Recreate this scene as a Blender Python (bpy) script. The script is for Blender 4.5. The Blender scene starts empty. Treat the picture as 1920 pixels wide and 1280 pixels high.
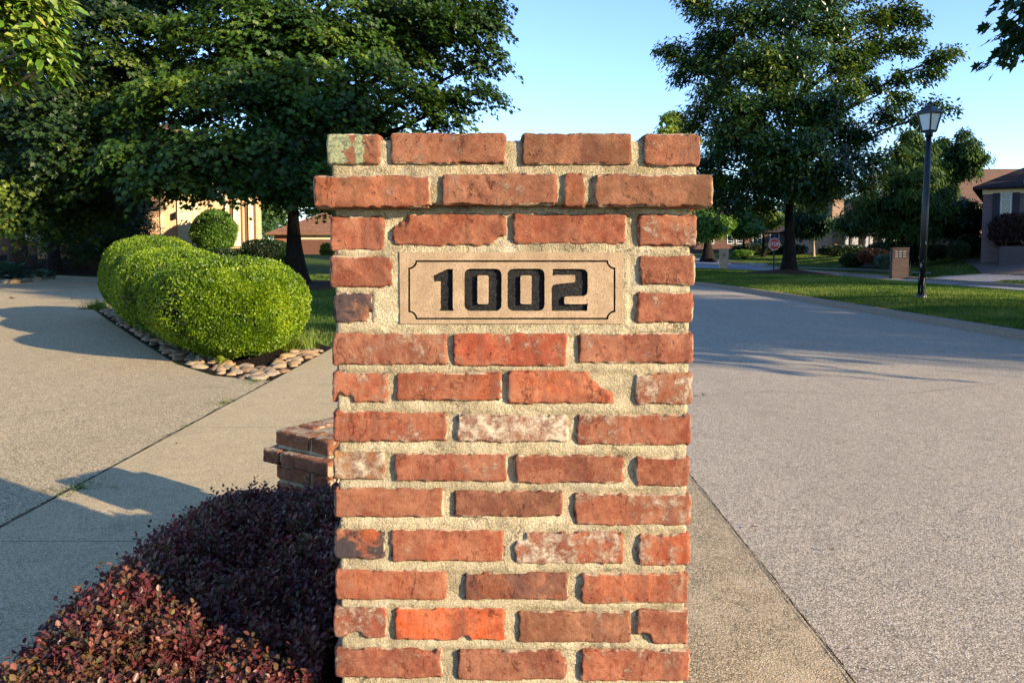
import bpy, bmesh, math, random
import numpy as np
from mathutils import Vector, Matrix

# ------------------------------------------------------------------ camera, sky, sun, exposure
FPX = 1450.0; PX, PY = 960.0, 560.0; HORIZON = 470.0; CAMH = 1.2
PITCH = math.atan((PY - HORIZON) / FPX)
SUN_AZ = math.radians(56.5)      # shadows fall this far to the left of straight ahead
SUN_EL = math.radians(15.7)
scene = bpy.context.scene
C = scene.collection
cam_data = bpy.data.cameras.new("camera")
cam_data.sensor_width = 36.0
cam_data.lens = 36.0 * FPX / 1920.0
cam_data.shift_y = -(640.0 - PY) / 1920.0
cam_data.clip_start = 0.05
cam_data.clip_end = 3000.0
camera = bpy.data.objects.new("camera", cam_data)
camera.location = (0, 0, CAMH)
camera.rotation_euler = (math.pi / 2 - PITCH, 0, 0)
C.objects.link(camera)
scene.camera = camera

world = bpy.data.worlds.new("World")
scene.world = world
world.use_nodes = True
wn = world.node_tree.nodes; wl = world.node_tree.links
for n in list(wn): wn.remove(n)
sky = wn.new('ShaderNodeTexSky'); sky.sky_type = 'NISHITA'; sky.sun_disc = False
sky.sun_elevation = SUN_EL
# direction towards the sun
SUN_DIR = Vector((math.sin(SUN_AZ) * math.cos(SUN_EL), -math.cos(SUN_AZ) * math.cos(SUN_EL), math.sin(SUN_EL)))
sky.sun_rotation = math.atan2(SUN_DIR.x, SUN_DIR.y)
sky.air_density = 0.8; sky.dust_density = 0.0; sky.ozone_density = 2.6; sky.altitude = 100
bg = wn.new('ShaderNodeBackground'); bg.inputs['Strength'].default_value = 0.148
wo = wn.new('ShaderNodeOutputWorld')
hsv = wn.new('ShaderNodeHueSaturation'); hsv.inputs['Saturation'].default_value = 1.05; hsv.inputs['Hue'].default_value = 0.507
wl.new(sky.outputs[0], hsv.inputs['Color']); wl.new(hsv.outputs[0], bg.inputs['Color']); wl.new(bg.outputs[0], wo.inputs['Surface'])

sun_data = bpy.data.lights.new("sun", 'SUN')
sun_data.energy = 4.8; sun_data.angle = math.radians(0.53); sun_data.color = (1.0, 0.80, 0.56)
sun = bpy.data.objects.new("sun", sun_data)
sun.rotation_euler = SUN_DIR.to_track_quat('Z', 'Y').to_euler()
C.objects.link(sun)

scene.view_settings.view_transform = 'Standard'
scene.view_settings.look = 'None'
scene.view_settings.exposure = 1.56
scene.view_settings.gamma = 1.0
scene.cycles.max_bounces = 6
scene.cycles.transparent_max_bounces = 4
scene.cycles.use_denoising = True

# ------------------------------------------------------------------ small helpers
rng = np.random.default_rng(7)
random.seed(7)

def ray(x, y):
    v = (PY - y) / FPX
    c, s = math.cos(PITCH), math.sin(PITCH)
    return Vector(((x - PX) / FPX, c + v * s, -s + v * c))
def P(x, y, Y):          # the point at distance Y ahead
    d = ray(x, y); return Vector((d.x * Y / d.y, Y, CAMH + d.z * Y / d.y))
def G(x, y, z=0.0):      # the point on level ground
    d = ray(x, y); t = (z - CAMH) / d.z; return (d.x * t, d.y * t)

def sss(a, b, x):
    t = np.clip((x - a) / (b - a), 0, 1); return t * t * (3 - 2 * t)
def terr(X, Y):          # height of the ground
    X = np.asarray(X, float); Y = np.asarray(Y, float)
    a = sss(17.6, 26, X) * sss(14, 30, Y) * 0.95
    b = sss(46, 68, Y) * 0.95
    c = sss(29, 48, Y) * sss(3, 9, -X) * 0.9
    return 1 - (1 - a) * (1 - b) * (1 - c)

def hash3(ix, iy, iz, seed):
    h = (ix.astype(np.int64) * 374761393 + iy.astype(np.int64) * 668265263 + iz.astype(np.int64) * 2147483647 + seed * 1274126177) & 0xFFFFFFFF
    h = ((h ^ (h >> 13)) * 1274126177) & 0xFFFFFFFF
    h = ((h ^ (h >> 16)) * 2246822519) & 0xFFFFFFFF
    return ((h ^ (h >> 15)) & 0xFFFF) / 65535.0
def vnoise(p, scale=1.0, seed=0):      # value noise 0..1
    q = np.asarray(p, float) * scale
    i = np.floor(q).astype(np.int64); f = q - i; f = f * f * (3 - 2 * f)
    r = 0
    for dx in (0, 1):
        for dy in (0, 1):
            for dz in (0, 1):
                w = (f[:, 0] if dx else 1 - f[:, 0]) * (f[:, 1] if dy else 1 - f[:, 1]) * (f[:, 2] if dz else 1 - f[:, 2])
                r = r + w * hash3(i[:, 0] + dx, i[:, 1] + dy, i[:, 2] + dz, seed)
    return r
def fbm(p, scale=1.0, seed=0, oct=4, gain=0.5):
    a, s, r = 1.0, 0.0, 0
    for k in range(oct):
        r = r + a * vnoise(p, scale * 2 ** k, seed + k * 17); s += a; a *= gain
    return r / s

def raw_mesh(name, verts, loops, polysize, smooth=False):
    """verts (N,3), loops flat, polysize int (constant) or array."""
    me = bpy.data.meshes.new(name)
    verts = np.ascontiguousarray(verts, dtype=np.float32); loops = np.ascontiguousarray(loops, dtype=np.int32).ravel()
    me.vertices.add(len(verts)); me.vertices.foreach_set('co', verts.ravel())
    me.loops.add(len(loops)); me.loops.foreach_set('vertex_index', loops)
    if np.isscalar(polysize):
        n = len(loops) // polysize
        starts = np.arange(n, dtype=np.int32) * polysize
    else:
        n = len(polysize); starts = np.concatenate([[0], np.cumsum(polysize)[:-1]]).astype(np.int32)
    me.polygons.add(n); me.polygons.foreach_set('loop_start', starts)
    if smooth: me.polygons.foreach_set('use_smooth', np.ones(n, dtype=bool))
    me.update(calc_edges=True); me.validate()
    return me
def attr(me, name, typ, vals):
    a = me.attributes.new(name, typ, 'POINT')
    a.data.foreach_set('color' if typ == 'FLOAT_COLOR' else 'value', np.ascontiguousarray(vals, dtype=np.float32).ravel())

def link(name, me, mat=None, parent=None):
    o = bpy.data.objects.new(name, me); C.objects.link(o)
    if mat is not None and len(me.materials) == 0:
        for m in (mat if isinstance(mat, (list, tuple)) else [mat]): me.materials.append(m)
    if parent is not None: o.parent = parent
    return o
def tag(o, label=None, cat=None, group=None, kind=None):
    if label: o['label'] = label
    if cat: o['category'] = cat
    if group: o['group'] = group
    if kind: o['kind'] = kind
    return o
def empty(name, loc, label, cat, rz=0.0, group=None):
    o = bpy.data.objects.new(name, None); C.objects.link(o); o.location = loc; o.rotation_euler = (0, 0, rz)
    return tag(o, label, cat, group)
def copy_tree(o, parent=None):
    c = o.copy(); C.objects.link(c); c.parent = parent
    for ch in o.children: copy_tree(ch, c)
    return c

def inside(px, py, poly):
    r = np.zeros(len(px), bool); j = len(poly) - 1
    for i in range(len(poly)):
        xi, yi = poly[i]; xj, yj = poly[j]
        r ^= ((yi > py) != (yj > py)) & (px < (xj - xi) * (py - yi) / (yj - yi + 1e-12) + xi); j = i
    return r

class MB:
    """collects simple shapes into one mesh"""
    def __init__(s): s.v = []; s.f = []; s.m = []
    def add(s, vs, fs, mi=0):
        b = len(s.v); s.v += [tuple(v) for v in vs]; s.f += [tuple(i + b for i in f) for f in fs]; s.m += [mi] * len(fs)
    def box(s, x0, x1, y0, y1, z0, z1, mi=0, M=None):
        vs = [Vector((x, y, z)) for x in (x0, x1) for y in (y0, y1) for z in (z0, z1)]
        if M is not None: vs = [M @ v for v in vs]
        s.add(vs, [(0, 1, 3, 2), (4, 6, 7, 5), (0, 4, 5, 1), (2, 3, 7, 6), (0, 2, 6, 4), (1, 5, 7, 3)], mi)
    def tube(s, pts, rad, n=8, mi=0, caps=True):
        pts = [Vector(p) for p in pts]; b = len(s.v); vs = []; fs = []
        ref = Vector((0.31, 0.17, 0.93))
        for i, p in enumerate(pts):
            d = (pts[min(i + 1, len(pts) - 1)] - pts[max(i - 1, 0)])
            if d.length < 1e-9: d = Vector((0, 0, 1))
            d.normalize()
            u = d.cross(Vector((1, 0, 0)) if abs(d.z) > .7 else Vector((0, 0, 1))).normalized(); w = d.cross(u)
            for k in range(n):
                a = 2 * math.pi * k / n
                vs.append(p + (u * math.cos(a) + w * math.sin(a)) * rad[i])
        for i in range(len(pts) - 1):
            for k in range(n):
                fs.append((i * n + k, i * n + (k + 1) % n, (i + 1) * n + (k + 1) % n, (i + 1) * n + k))
        if caps: fs.append(tuple(range(n))[::-1]); fs.append(tuple(range((len(pts) - 1) * n, len(pts) * n)))
        s.add(vs, fs, mi)
    def lathe(s, prof, n=16, mi=0, c=(0, 0, 0)):
        s.tube([(c[0], c[1], c[2] + z) for r, z in prof], [r for r, z in prof], n, mi)
    def build(s, name, mats, parent=None, smooth=False, bevel=0):
        me = bpy.data.meshes.new(name); me.from_pydata(s.v, [], s.f); me.update()
        for m in (mats if isinstance(mats, (list, tuple)) else [mats]): me.materials.append(m)
        me.polygons.foreach_set('material_index', np.array(s.m, dtype=np.int32))
        bm = bmesh.new(); bm.from_mesh(me); bmesh.ops.recalc_face_normals(bm, faces=bm.faces)
        if bevel: bmesh.ops.bevel(bm, geom=list(bm.edges), offset=bevel, segments=2, affect='EDGES')
        bm.to_mesh(me); bm.free()
        if smooth: me.polygons.foreach_set('use_smooth', np.ones(len(me.polygons), dtype=bool))
        return link(name, me, None, parent)

# ------------------------------------------------------------------ materials
def lin(c):
    return tuple(((v / 255.0) / 12.92 if v / 255.0 <= 0.04045 else ((v / 255.0 + 0.055) / 1.055) ** 2.4) for v in c)
class NT:
    def __init__(s, name, rough=0.8, spec=0.3):
        s.m = bpy.data.materials.new(name); s.m.use_nodes = True
        s.n = s.m.node_tree.nodes; s.l = s.m.node_tree.links
        s.b = s.n['Principled BSDF']; s.b.inputs['Roughness'].default_value = rough
        s.b.inputs['Specular IOR Level'].default_value = spec
    def node(s, t, **kw):
        n = s.n.new(t)
        for k, v in kw.items():
            if k.startswith('i_'): n.inputs[k[2:].replace('_', ' ')].default_value = v
            else: setattr(n, k, v)
        return n
    def pos(s):
        g = s.node('ShaderNodeNewGeometry'); return g.outputs['Position']
    def obj(s): return s.node('ShaderNodeTexCoord').outputs['Object']
    def noise(s, vec, scale, detail=4, rough=0.55, dist=0.0, out='Fac'):
        n = s.node('ShaderNodeTexNoise'); n.inputs['Scale'].default_value = scale; n.inputs['Detail'].default_value = detail
        n.inputs['Roughness'].default_value = rough; n.inputs['Distortion'].default_value = dist
        s.l.new(vec, n.inputs['Vector']); return n.outputs[out]
    def voro(s, vec, scale, feature='F1', out='Distance', rnd=1.0):
        n = s.node('ShaderNodeTexVoronoi', feature=feature); n.inputs['Scale'].default_value = scale; n.inputs['Randomness'].default_value = rnd
        s.l.new(vec, n.inputs['Vector']); return n.outputs[out]
    def ramp(s, fac, stops, interp='LINEAR'):
        n = s.node('ShaderNodeValToRGB'); r = n.color_ramp; r.interpolation = interp
        while len(r.elements) < len(stops): r.elements.new(0.5)
        for e, (p, c) in zip(r.elements, stops):
            e.position = p
            if not isinstance(c, (tuple, list)): c = (c, c, c)
            e.color = (*c[:3], 1)
        s.l.new(fac, n.inputs[0]); return n.outputs[0]
    def mix(s, fac, a, b, mode='MIX'):
        n = s.node('ShaderNodeMix', data_type='RGBA', blend_type=mode)
        for i, v in ((0, fac), (6, a), (7, b)):
            if isinstance(v, (int, float)): n.inputs[i].default_value = v
            elif isinstance(v, (tuple, list)): n.inputs[i].default_value = (*v[:3], 1)
            else: s.l.new(v, n.inputs[i])
        return n.outputs[2]
    def math(s, op, a, b=0.0):
        n = s.node('ShaderNodeMath', operation=op)
        for i, v in ((0, a), (1, b)):
            if isinstance(v, (int, float)): n.inputs[i].default_value = v
            else: s.l.new(v, n.inputs[i])
        return n.outputs[0]
    def at(s, name, out='Fac'):
        n = s.node('ShaderNodeAttribute'); n.attribute_name = name; return n.outputs[out]
    def color(s, c):
        if isinstance(c, (tuple, list)): s.b.inputs['Base Color'].default_value = (*c[:3], 1)
        else: s.l.new(c, s.b.inputs['Base Color'])
    def bump(s, h, dist=0.01, strength=1.0, prev=None):
        n = s.node('ShaderNodeBump'); n.inputs['Distance'].default_value = dist; n.inputs['Strength'].default_value = strength
        s.l.new(h, n.inputs['Height'])
        if prev is not None: s.l.new(prev, n.inputs['Normal'])
        s.l.new(n.outputs[0], s.b.inputs['Normal']); return n.outputs[0]

def simple(name, c, rough=0.7, spec=0.3, var=0.15, scale=6.0, bump=0.0, metal=0.0):
    t = NT(name, rough, spec); p = t.obj(); n = t.noise(p, scale, 5)
    c = lin(c); a = tuple(v * (1 - var) for v in c); b = tuple(min(1, v * (1 + var)) for v in c)
    t.color(t.ramp(n, [(0.3, a), (0.7, b)]))
    t.b.inputs['Metallic'].default_value = metal
    if bump: t.bump(t.noise(p, scale * 6, 4), bump)
    return t.m

def leaf_mat(name, cols, transl=0.3, rough=0.45, spec=0.4, clump=0.35, tcol=None):
    t = NT(name, rough, spec)
    r = t.at('rnd'); k = t.noise(t.pos(), clump * 2, 2)
    f = t.math('ADD', t.math('MULTIPLY', r, 0.7), t.math('MULTIPLY', t.math('SUBTRACT', k, 0.35), 1.0))
    n = len(cols)
    col = t.ramp(f, [(i / (n - 1) if n > 1 else 0, lin(c)) for i, c in enumerate(cols)])
    t.color(col)
    tr = t.node('ShaderNodeBsdfTranslucent')
    hs = t.node('ShaderNodeHueSaturation'); hs.inputs['Hue'].default_value = 0.475; hs.inputs['Saturation'].default_value = 1.15; hs.inputs['Value'].default_value = 1.3
    t.l.new(col, hs.inputs['Color']); t.l.new(hs.outputs[0], tr.inputs['Color'])
    mx = t.node('ShaderNodeMixShader'); mx.inputs[0].default_value = transl
    out = t.n['Material Output']
    t.l.new(t.b.outputs[0], mx.inputs[1]); t.l.new(tr.outputs[0], mx.inputs[2]); t.l.new(mx.outputs[0], out.inputs['Surface'])
    return t.m

def M_brick():
    t = NT('old_brick', 0.92, 0.15)
    p = t.pos(); base = t.at('bcol', 'Color'); seedv = t.at('bseed', 'Vector')
    add = t.node('ShaderNodeVectorMath', operation='ADD'); t.l.new(p, add.inputs[0]); t.l.new(seedv, add.inputs[1]); q = add.outputs[0]
    big = t.noise(q, 9, 4, 0.6, 0.5); big2 = t.noise(q, 13, 5, 0.62, 0.3); mid = t.noise(q, 60, 7, 0.75); fine = t.noise(q, 420, 3, 0.7)
    base = t.mix(1.0, t.mix(0.28, base, lin((124, 100, 78))), (0.67, 0.65, 0.60), 'MULTIPLY')
    # broad changes of the fired clay: darker, browner areas and dusty pink haze
    c = t.mix(t.ramp(big, [(0.42, 0), (0.58, 0.60)]), base, lin((104, 60, 44)))
    hz = t.math('ADD', t.math('MULTIPLY', big2, 0.7), t.math('MULTIPLY', mid, 0.45))
    c = t.mix(t.ramp(hz, [(0.50, 0.0), (0.74, 0.62)]), c, lin((168, 118, 88)))
    c = t.mix(t.ramp(mid, [(0.34, 0.45), (0.48, 0.0)]), c, lin((110, 52, 34)))
    c = t.mix(t.ramp(fine, [(0.3, 0.5), (0.46, 0.0)]), c, lin((88, 46, 34)))
    c = t.mix(t.ramp(fine, [(0.58, 0.0), (0.72, 0.35)]), c, lin((212, 160, 126)))
    wv = t.node('ShaderNodeMapping'); wv.inputs['Scale'].default_value = (1, 1, 0.10); t.l.new(q, wv.inputs['Vector'])
    c = t.mix(t.ramp(t.noise(wv.outputs[0], 24, 3, 0.5), [(0.57, 0), (0.64, 0.38)]), c, lin((84, 54, 46)))
    cm = t.math('MULTIPLY', t.ramp(t.noise(q, 20, 5, 0.6, 0.8), [(0.4, 0), (0.5, 1)]), t.at('char'))
    c = t.mix(cm, c, lin((62, 54, 54)))
    # lime and efflorescence
    w1 = t.noise(q, 30, 10, 0.82, 0.2); eff = t.at('eff')
    em = t.ramp(t.math('ADD', t.math('ADD', t.math('MULTIPLY', w1, 0.75), t.math('MULTIPLY', big, 0.25)), t.math('MULTIPLY', eff, 0.36)), [(0.585, 0), (0.67, 1)])
    c = t.mix(t.math('MULTIPLY', em, 0.85), c, t.mix(fine, lin((164, 146, 122)), lin((204, 190, 168))))
    # mortar smears, only here and there along the brick's outline
    e = t.at('edge'); w2 = t.noise(q, 75, 8, 0.8); w3 = t.noise(q, 15, 3, 0.5)
    sm = t.ramp(t.math('ADD', t.math('MULTIPLY', e, 0.34), t.math('ADD', t.math('MULTIPLY', w2, 0.55), t.math('MULTIPLY', w3, 0.6))), [(0.90, 0), (0.94, 1)])
    c = t.mix(t.math('MULTIPLY', sm, 0.85), c, lin((166, 150, 124)))
    wz = t.at('weather'); wn_ = t.ramp(t.noise(q, 20, 8, 0.72), [(0.38, 0), (0.66, 1)])
    c = t.mix(t.math('MULTIPLY', wz, t.math('MULTIPLY', wn_, 0.75)), c, lin((84, 64, 44)))
    li = t.at('lichen'); ln = t.noise(q, 90, 6, 0.75); ln2 = t.noise(q, 30, 4, 0.6)
    lm = t.ramp(t.math('ADD', t.math('MULTIPLY', li, 0.5), t.math('ADD', t.math('MULTIPLY', ln, 0.6), t.math('MULTIPLY', ln2, 0.6))), [(0.96, 0), (0.99, 1)])
    lc = t.ramp(t.noise(q, 210, 3), [(0.35, lin((104, 110, 80))), (0.52, lin((132, 136, 108))), (0.72, lin((152, 148, 96)))])
    c = t.mix(lm, c, lc)
    t.color(c)
    # relief: nearly flat face, fine sandy grain, sharp drag cracks and pits
    ck = t.node('ShaderNodeMapping'); ck.inputs['Scale'].default_value = (1.0, 1.0, 0.55); ck.inputs['Rotation'].default_value = (0, 0.6, 0); t.l.new(q, ck.inputs['Vector'])
    cn = t.noise(ck.outputs[0], 16, 8, 0.62, 0.25)
    crack = t.ramp(t.math('ABSOLUTE', t.math('SUBTRACT', cn, 0.5)), [(0.0, 0), (0.012, 1)])
    cmask = t.ramp(t.noise(q, 14, 2, 0.5), [(0.56, 0), (0.64, 1)])
    crk = t.math('MAXIMUM', crack, t.math('SUBTRACT', 1.0, cmask))
    pits = t.ramp(t.noise(q, 130, 3, 0.6), [(0.22, 0), (0.34, 1)])
    b1 = t.bump(t.noise(q, 30, 9, 0.70, 0.2), 0.0042, 0.9)
    b2 = t.bump(pits, 0.003, 1.0, b1)
    b3 = t.bump(crk, 0.004, 1.0, b2)
    b4 = t.bump(t.math('ADD', em, t.math('MULTIPLY', lm, 2.0)), 0.0012, 0.8, b3)
    t.bump(t.noise(q, 520, 4, 0.7), 0.0013, 1.0, b4)
    return t.m

def M_mortar():
    t = NT('lime_mortar', 0.95, 0.15); p = t.pos()
    n = t.noise(p, 16, 5, 0.6); g = t.noise(p, 420, 3, 0.7); v = t.voro(p, 330)
    c = t.ramp(n, [(0.3, lin((132, 120, 94))), (0.5, lin((164, 150, 118))), (0.72, lin((194, 180, 148)))])
    c = t.mix(t.ramp(g, [(0.35, 0.65), (0.5, 0.0)]), c, lin((96, 84, 62)))
    c = t.mix(t.ramp(g, [(0.58, 0.0), (0.68, 0.6)]), c, lin((238, 226, 200)))
    up = t.node('ShaderNodeSeparateXYZ'); t.l.new(p, up.inputs[0])
    moss = t.math('MULTIPLY', t.ramp(up.outputs[2], [(0, 0), (1, 1)]), 1.0)
    zf = t.node('ShaderNodeMapRange'); zf.inputs[1].default_value = 1.2; zf.inputs[2].default_value = 1.36; t.l.new(up.outputs[2], zf.inputs[0])
    dm = t.math('MULTIPLY', zf.outputs[0], t.ramp(t.noise(p, 34, 5, 0.65), [(0.4, 0), (0.65, 0.7)]))
    c = t.mix(dm, c, lin((112, 96, 58)))
    c = t.mix(t.ramp(t.noise(p, 7, 6, 0.7, 0.4), [(0.5, 0), (0.72, 0.45)]), c, lin((104, 96, 78)))
    c = t.mix(t.ramp(t.noise(p, 11, 6, 0.7, 0.2), [(0.56, 0), (0.72, 0.5)]), c, lin((196, 186, 164)))
    kn = t.noise(p, 10, 7, 0.6, 0.3); kr = t.ramp(t.math('ABSOLUTE', t.math('SUBTRACT', kn, 0.5)), [(0.0, 0), (0.007, 1)])
    km = t.math('MAXIMUM', kr, t.ramp(t.noise(p, 6, 2), [(0.5, 1), (0.58, 0)]))
    c = t.mix(t.math('MULTIPLY', t.math('SUBTRACT', 1.0, km), 0.7), c, lin((58, 50, 40)))
    t.color(c)
    b0 = t.bump(km, 0.003, 0.9)
    b1 = t.bump(t.noise(p, 60, 5, 0.7), 0.006, 0.8, b0)
    b2 = t.bump(t.noise(p, 260, 4, 0.75), 0.003, 1.0, b1)
    t.bump(v, 0.0012, 0.8, b2)
    return t.m

def M_limestone():
    t = NT('cast_limestone', 0.9, 0.2); p = t.pos()
    n = t.noise(p, 40, 6, 0.6); g = t.noise(p, 380, 3, 0.7); k = t.noise(p, 120, 5, 0.7)
    c = t.ramp(n, [(0.3, lin((138, 116, 90))), (0.7, lin((164, 142, 114)))])
    c = t.mix(t.ramp(k, [(0.5, 0), (0.7, 0.35)]), c, lin((176, 152, 124)))
    c = t.mix(t.ramp(g, [(0.34, 0.7), (0.50, 0)]), c, lin((104, 84, 60)))
    sk = t.node('ShaderNodeMapping'); sk.inputs['Scale'].default_value = (1, 1, 0.16); t.l.new(p, sk.inputs['Vector'])
    c = t.mix(t.ramp(t.noise(sk.outputs[0], 30, 5, 0.6), [(0.46, 0), (0.72, 0.42)]), c, lin((112, 92, 70)))
    c = t.mix(t.ramp(t.noise(p, 9, 5, 0.65), [(0.5, 0), (0.75, 0.35)]), c, lin((118, 98, 76)))
    t.color(c); b = t.bump(g, 0.0011, 0.7); t.bump(t.noise(p, 110, 4, 0.7), 0.0016, 0.5, b); return t.m
def M_blackpaint():
    t = NT('black_letter_paint', 0.55, 0.3); p = t.pos()
    t.color(t.ramp(t.noise(p, 200, 4), [(0.3, lin((5, 5, 6))), (0.8, lin((26, 25, 25)))]))
    t.bump(t.noise(p, 190, 4, 0.7, 1.0), 0.006, 1.0); return t.m

def M_aggregate(name, dark, mid, light, scale=150, coarse=0.5, bumpd=0.006, stain=None, tar=0.0):
    t = NT(name, 0.92, 0.2); p = t.pos()
    mp = t.node('ShaderNodeMapping'); mp.inputs['Scale'].default_value = (1, 1, 0.05); t.l.new(p, mp.inputs['Vector']); q = mp.outputs[0]
    v = t.voro(q, scale, out='Color'); sep = t.node('ShaderNodeSeparateColor'); t.l.new(v, sep.inputs[0])
    d = t.voro(q, scale, out='Distance')
    big = t.noise(q, 0.55, 5, 0.6); med = t.noise(q, 7, 5, 0.65); fine = t.noise(q, scale * 0.4, 3, 0.7)
    c = t.ramp(t.math('ADD', t.math('MULTIPLY', sep.outputs[0], 0.75), t.math('MULTIPLY', fine, 0.25)), [(0.1, lin(dark)), (0.45, lin(mid)), (0.85, lin(light))])
    c = t.mix(t.ramp(d, [(0.35, 0.0), (0.75, 0.65)]), c, tuple(x * 0.45 for x in lin(dark)))
    c = t.mix(t.ramp(big, [(0.35, 0.0), (0.7, 0.30)]), c, tuple(x * 0.60 for x in lin(mid)))
    c = t.mix(t.ramp(med, [(0.4, 0.0), (0.75, 0.25)]), c, tuple(x * 1.2 for x in lin(mid)))
    if stain is not None:
        c = t.mix(t.ramp(t.noise(q, 1.7, 6, 0.7), [(0.48, 0), (0.62, stain[1])]), c, lin(stain[0]))
    # faint wear lanes, oil spots and hairline cracks
    lane = t.node('ShaderNodeMapping'); lane.inputs['Scale'].default_value = (1, 0.03, 0.05); t.l.new(p, lane.inputs['Vector'])
    c = t.mix(t.ramp(t.noise(lane.outputs[0], 0.9, 3, 0.5), [(0.42, 0.0), (0.62, 0.16)]), c, tuple(x * 0.55 for x in lin(mid)))
    c = t.mix(t.ramp(t.noise(q, 2.6, 3, 0.5, 0.4), [(0.62, 0.0), (0.74, 0.30)]), c, tuple(x * 0.4 for x in lin(mid)))
    t.color(c)
    b = t.bump(t.math('MULTIPLY', t.math('SUBTRACT', 1.0, d), sep.outputs[1]), bumpd, 0.8)
    b = t.bump(t.noise(q, 3.0, 4), 0.012, 0.5, b)
    t.bump(t.noise(q, scale * 3, 3), bumpd * 0.3, 0.7, b)
    return t.m

def M_grass(name='lawn_soil', a=(42, 60, 24), b=(76, 98, 38), y=(120, 124, 64)):
    t = NT(name, 0.9, 0.1); p = t.pos()
    n = t.noise(p, 0.9, 6, 0.65); f = t.noise(p, 38, 4, 0.7)
    c = t.ramp(n, [(0.3, lin(a)), (0.7, lin(b))]); c = t.mix(t.ramp(f, [(0.3, 0.6), (0.5, 0)]), c, tuple(v * 0.35 for v in lin(a)))
    c = t.mix(t.ramp(t.noise(p, 5, 5, 0.7), [(0.55, 0), (0.75, 0.35)]), c, lin(y))
    t.color(c); t.bump(f, 0.05, 1.0); return t.m
def M_mulch(name='bark_mulch', a=(34, 24, 18), b=(84, 62, 46)):
    t = NT(name, 0.95, 0.1); p = t.pos()
    v = t.voro(p, 45, out='Color'); s = t.node('ShaderNodeSeparateColor'); t.l.new(v, s.inputs[0])
    t.color(t.ramp(t.math('ADD', t.math('MULTIPLY', s.outputs[0], 0.6), t.math('MULTIPLY', t.noise(p, 3, 5), 0.5)), [(0.2, lin(a)), (0.8, lin(b))]))
    t.bump(t.voro(p, 45), 0.03, 1.0); return t.m
def M_bark(name, a, b, scale=1.0):
    t = NT(name, 0.95, 0.1); p = t.obj()
    mp = t.node('ShaderNodeMapping'); mp.inputs['Scale'].default_value = (9 * scale, 9 * scale, 1.3 * scale); t.l.new(p, mp.inputs['Vector'])
    n = t.noise(mp.outputs[0], 2.2, 8, 0.7, 0.6)
    t.color(t.ramp(n, [(0.35, lin(a)), (0.7, lin(b))])); t.bump(n, 0.06, 1.0); return t.m
def M_wallbrick(name, c1, c2, mort, sc=1.0, rough=0.9):
    t = NT(name, rough, 0.15); p = t.obj()
    s = t.node('ShaderNodeSeparateXYZ'); t.l.new(p, s.inputs[0]); cb = t.node('ShaderNodeCombineXYZ')
    t.l.new(t.math('ADD', s.outputs[0], s.outputs[1]), cb.inputs[0]); t.l.new(s.outputs[2], cb.inputs[1])
    br = t.node('ShaderNodeTexBrick'); br.inputs['Scale'].default_value = 1.0 / sc
    br.inputs['Brick Width'].default_value = 0.215; br.inputs['Row Height'].default_value = 0.076; br.inputs['Mortar Size'].default_value = 0.010
    br.inputs['Color1'].default_value = (*lin(c1), 1); br.inputs['Color2'].default_value = (*lin(c2), 1); br.inputs['Mortar'].default_value = (*lin(mort), 1)
    t.l.new(cb.outputs[0], br.inputs['Vector'])
    c = t.mix(t.ramp(t.noise(p, 1.1, 5), [(0.3, 0.0), (0.7, 0.35)]), br.outputs['Color'], tuple(v * 0.7 for v in lin(c1)))
    t.color(c); t.bump(br.outputs['Fac'], -0.01, 0.6); return t.m
def M_shingle(name, a, b):
    t = NT(name, 0.95, 0.1); p = t.obj()
    s = t.node('ShaderNodeSeparateXYZ'); t.l.new(p, s.inputs[0]); cb = t.node('ShaderNodeCombineXYZ')
    t.l.new(t.math('ADD', s.outputs[0], s.outputs[1]), cb.inputs[0]); t.l.new(s.outputs[2], cb.inputs[1])
    br = t.node('ShaderNodeTexBrick'); br.inputs['Scale'].default_value = 1.0
    br.inputs['Brick Width'].default_value = 0.3; br.inputs['Row Height'].default_value = 0.1; br.inputs['Mortar Size'].default_value = 0.012
    br.inputs['Color1'].default_value = (*lin(a), 1); br.inputs['Color2'].default_value = (*lin(b), 1); br.inputs['Mortar'].default_value = (*[v * 0.5 for v in lin(a)], 1)
    t.l.new(cb.outputs[0], br.inputs['Vector']); t.color(t.mix(t.ramp(t.noise(p, 8, 5), [(0.4, 0), (0.7, 0.4)]), br.outputs['Color'], lin(b))); return t.m
def M_glass_dark():
    t = NT('window_glass', 0.08, 0.8); t.color(lin((30, 36, 42))); t.bump(t.noise(t.obj(), 1.2, 2), 0.004); return t.m
def M_chipped():
    t = NT('chipped_black_paint', 0.4, 0.5); p = t.obj()
    s = t.node('ShaderNodeSeparateXYZ'); t.l.new(p, s.inputs[0])
    mp = t.node('ShaderNodeMapping'); mp.inputs['Scale'].default_value = (1, 1, 0.18); t.l.new(p, mp.inputs['Vector'])
    n = t.noise(mp.outputs[0], 16, 5, 0.7)
    zr = t.node('ShaderNodeMapRange'); zr.inputs[1].default_value = 2.2; zr.inputs[2].default_value = 0.2; zr.inputs[3].default_value = 0.0; zr.inputs[4].default_value = 0.12; t.l.new(s.outputs[2], zr.inputs[0])
    m = t.ramp(t.math('ADD', n, zr.outputs[0]), [(0.68, 0), (0.71, 1)])
    t.color(t.mix(m, lin((16, 17, 20)), lin((190, 182, 176)))); t.bump(t.noise(p, 30, 4), 0.002); return t.m

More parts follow.
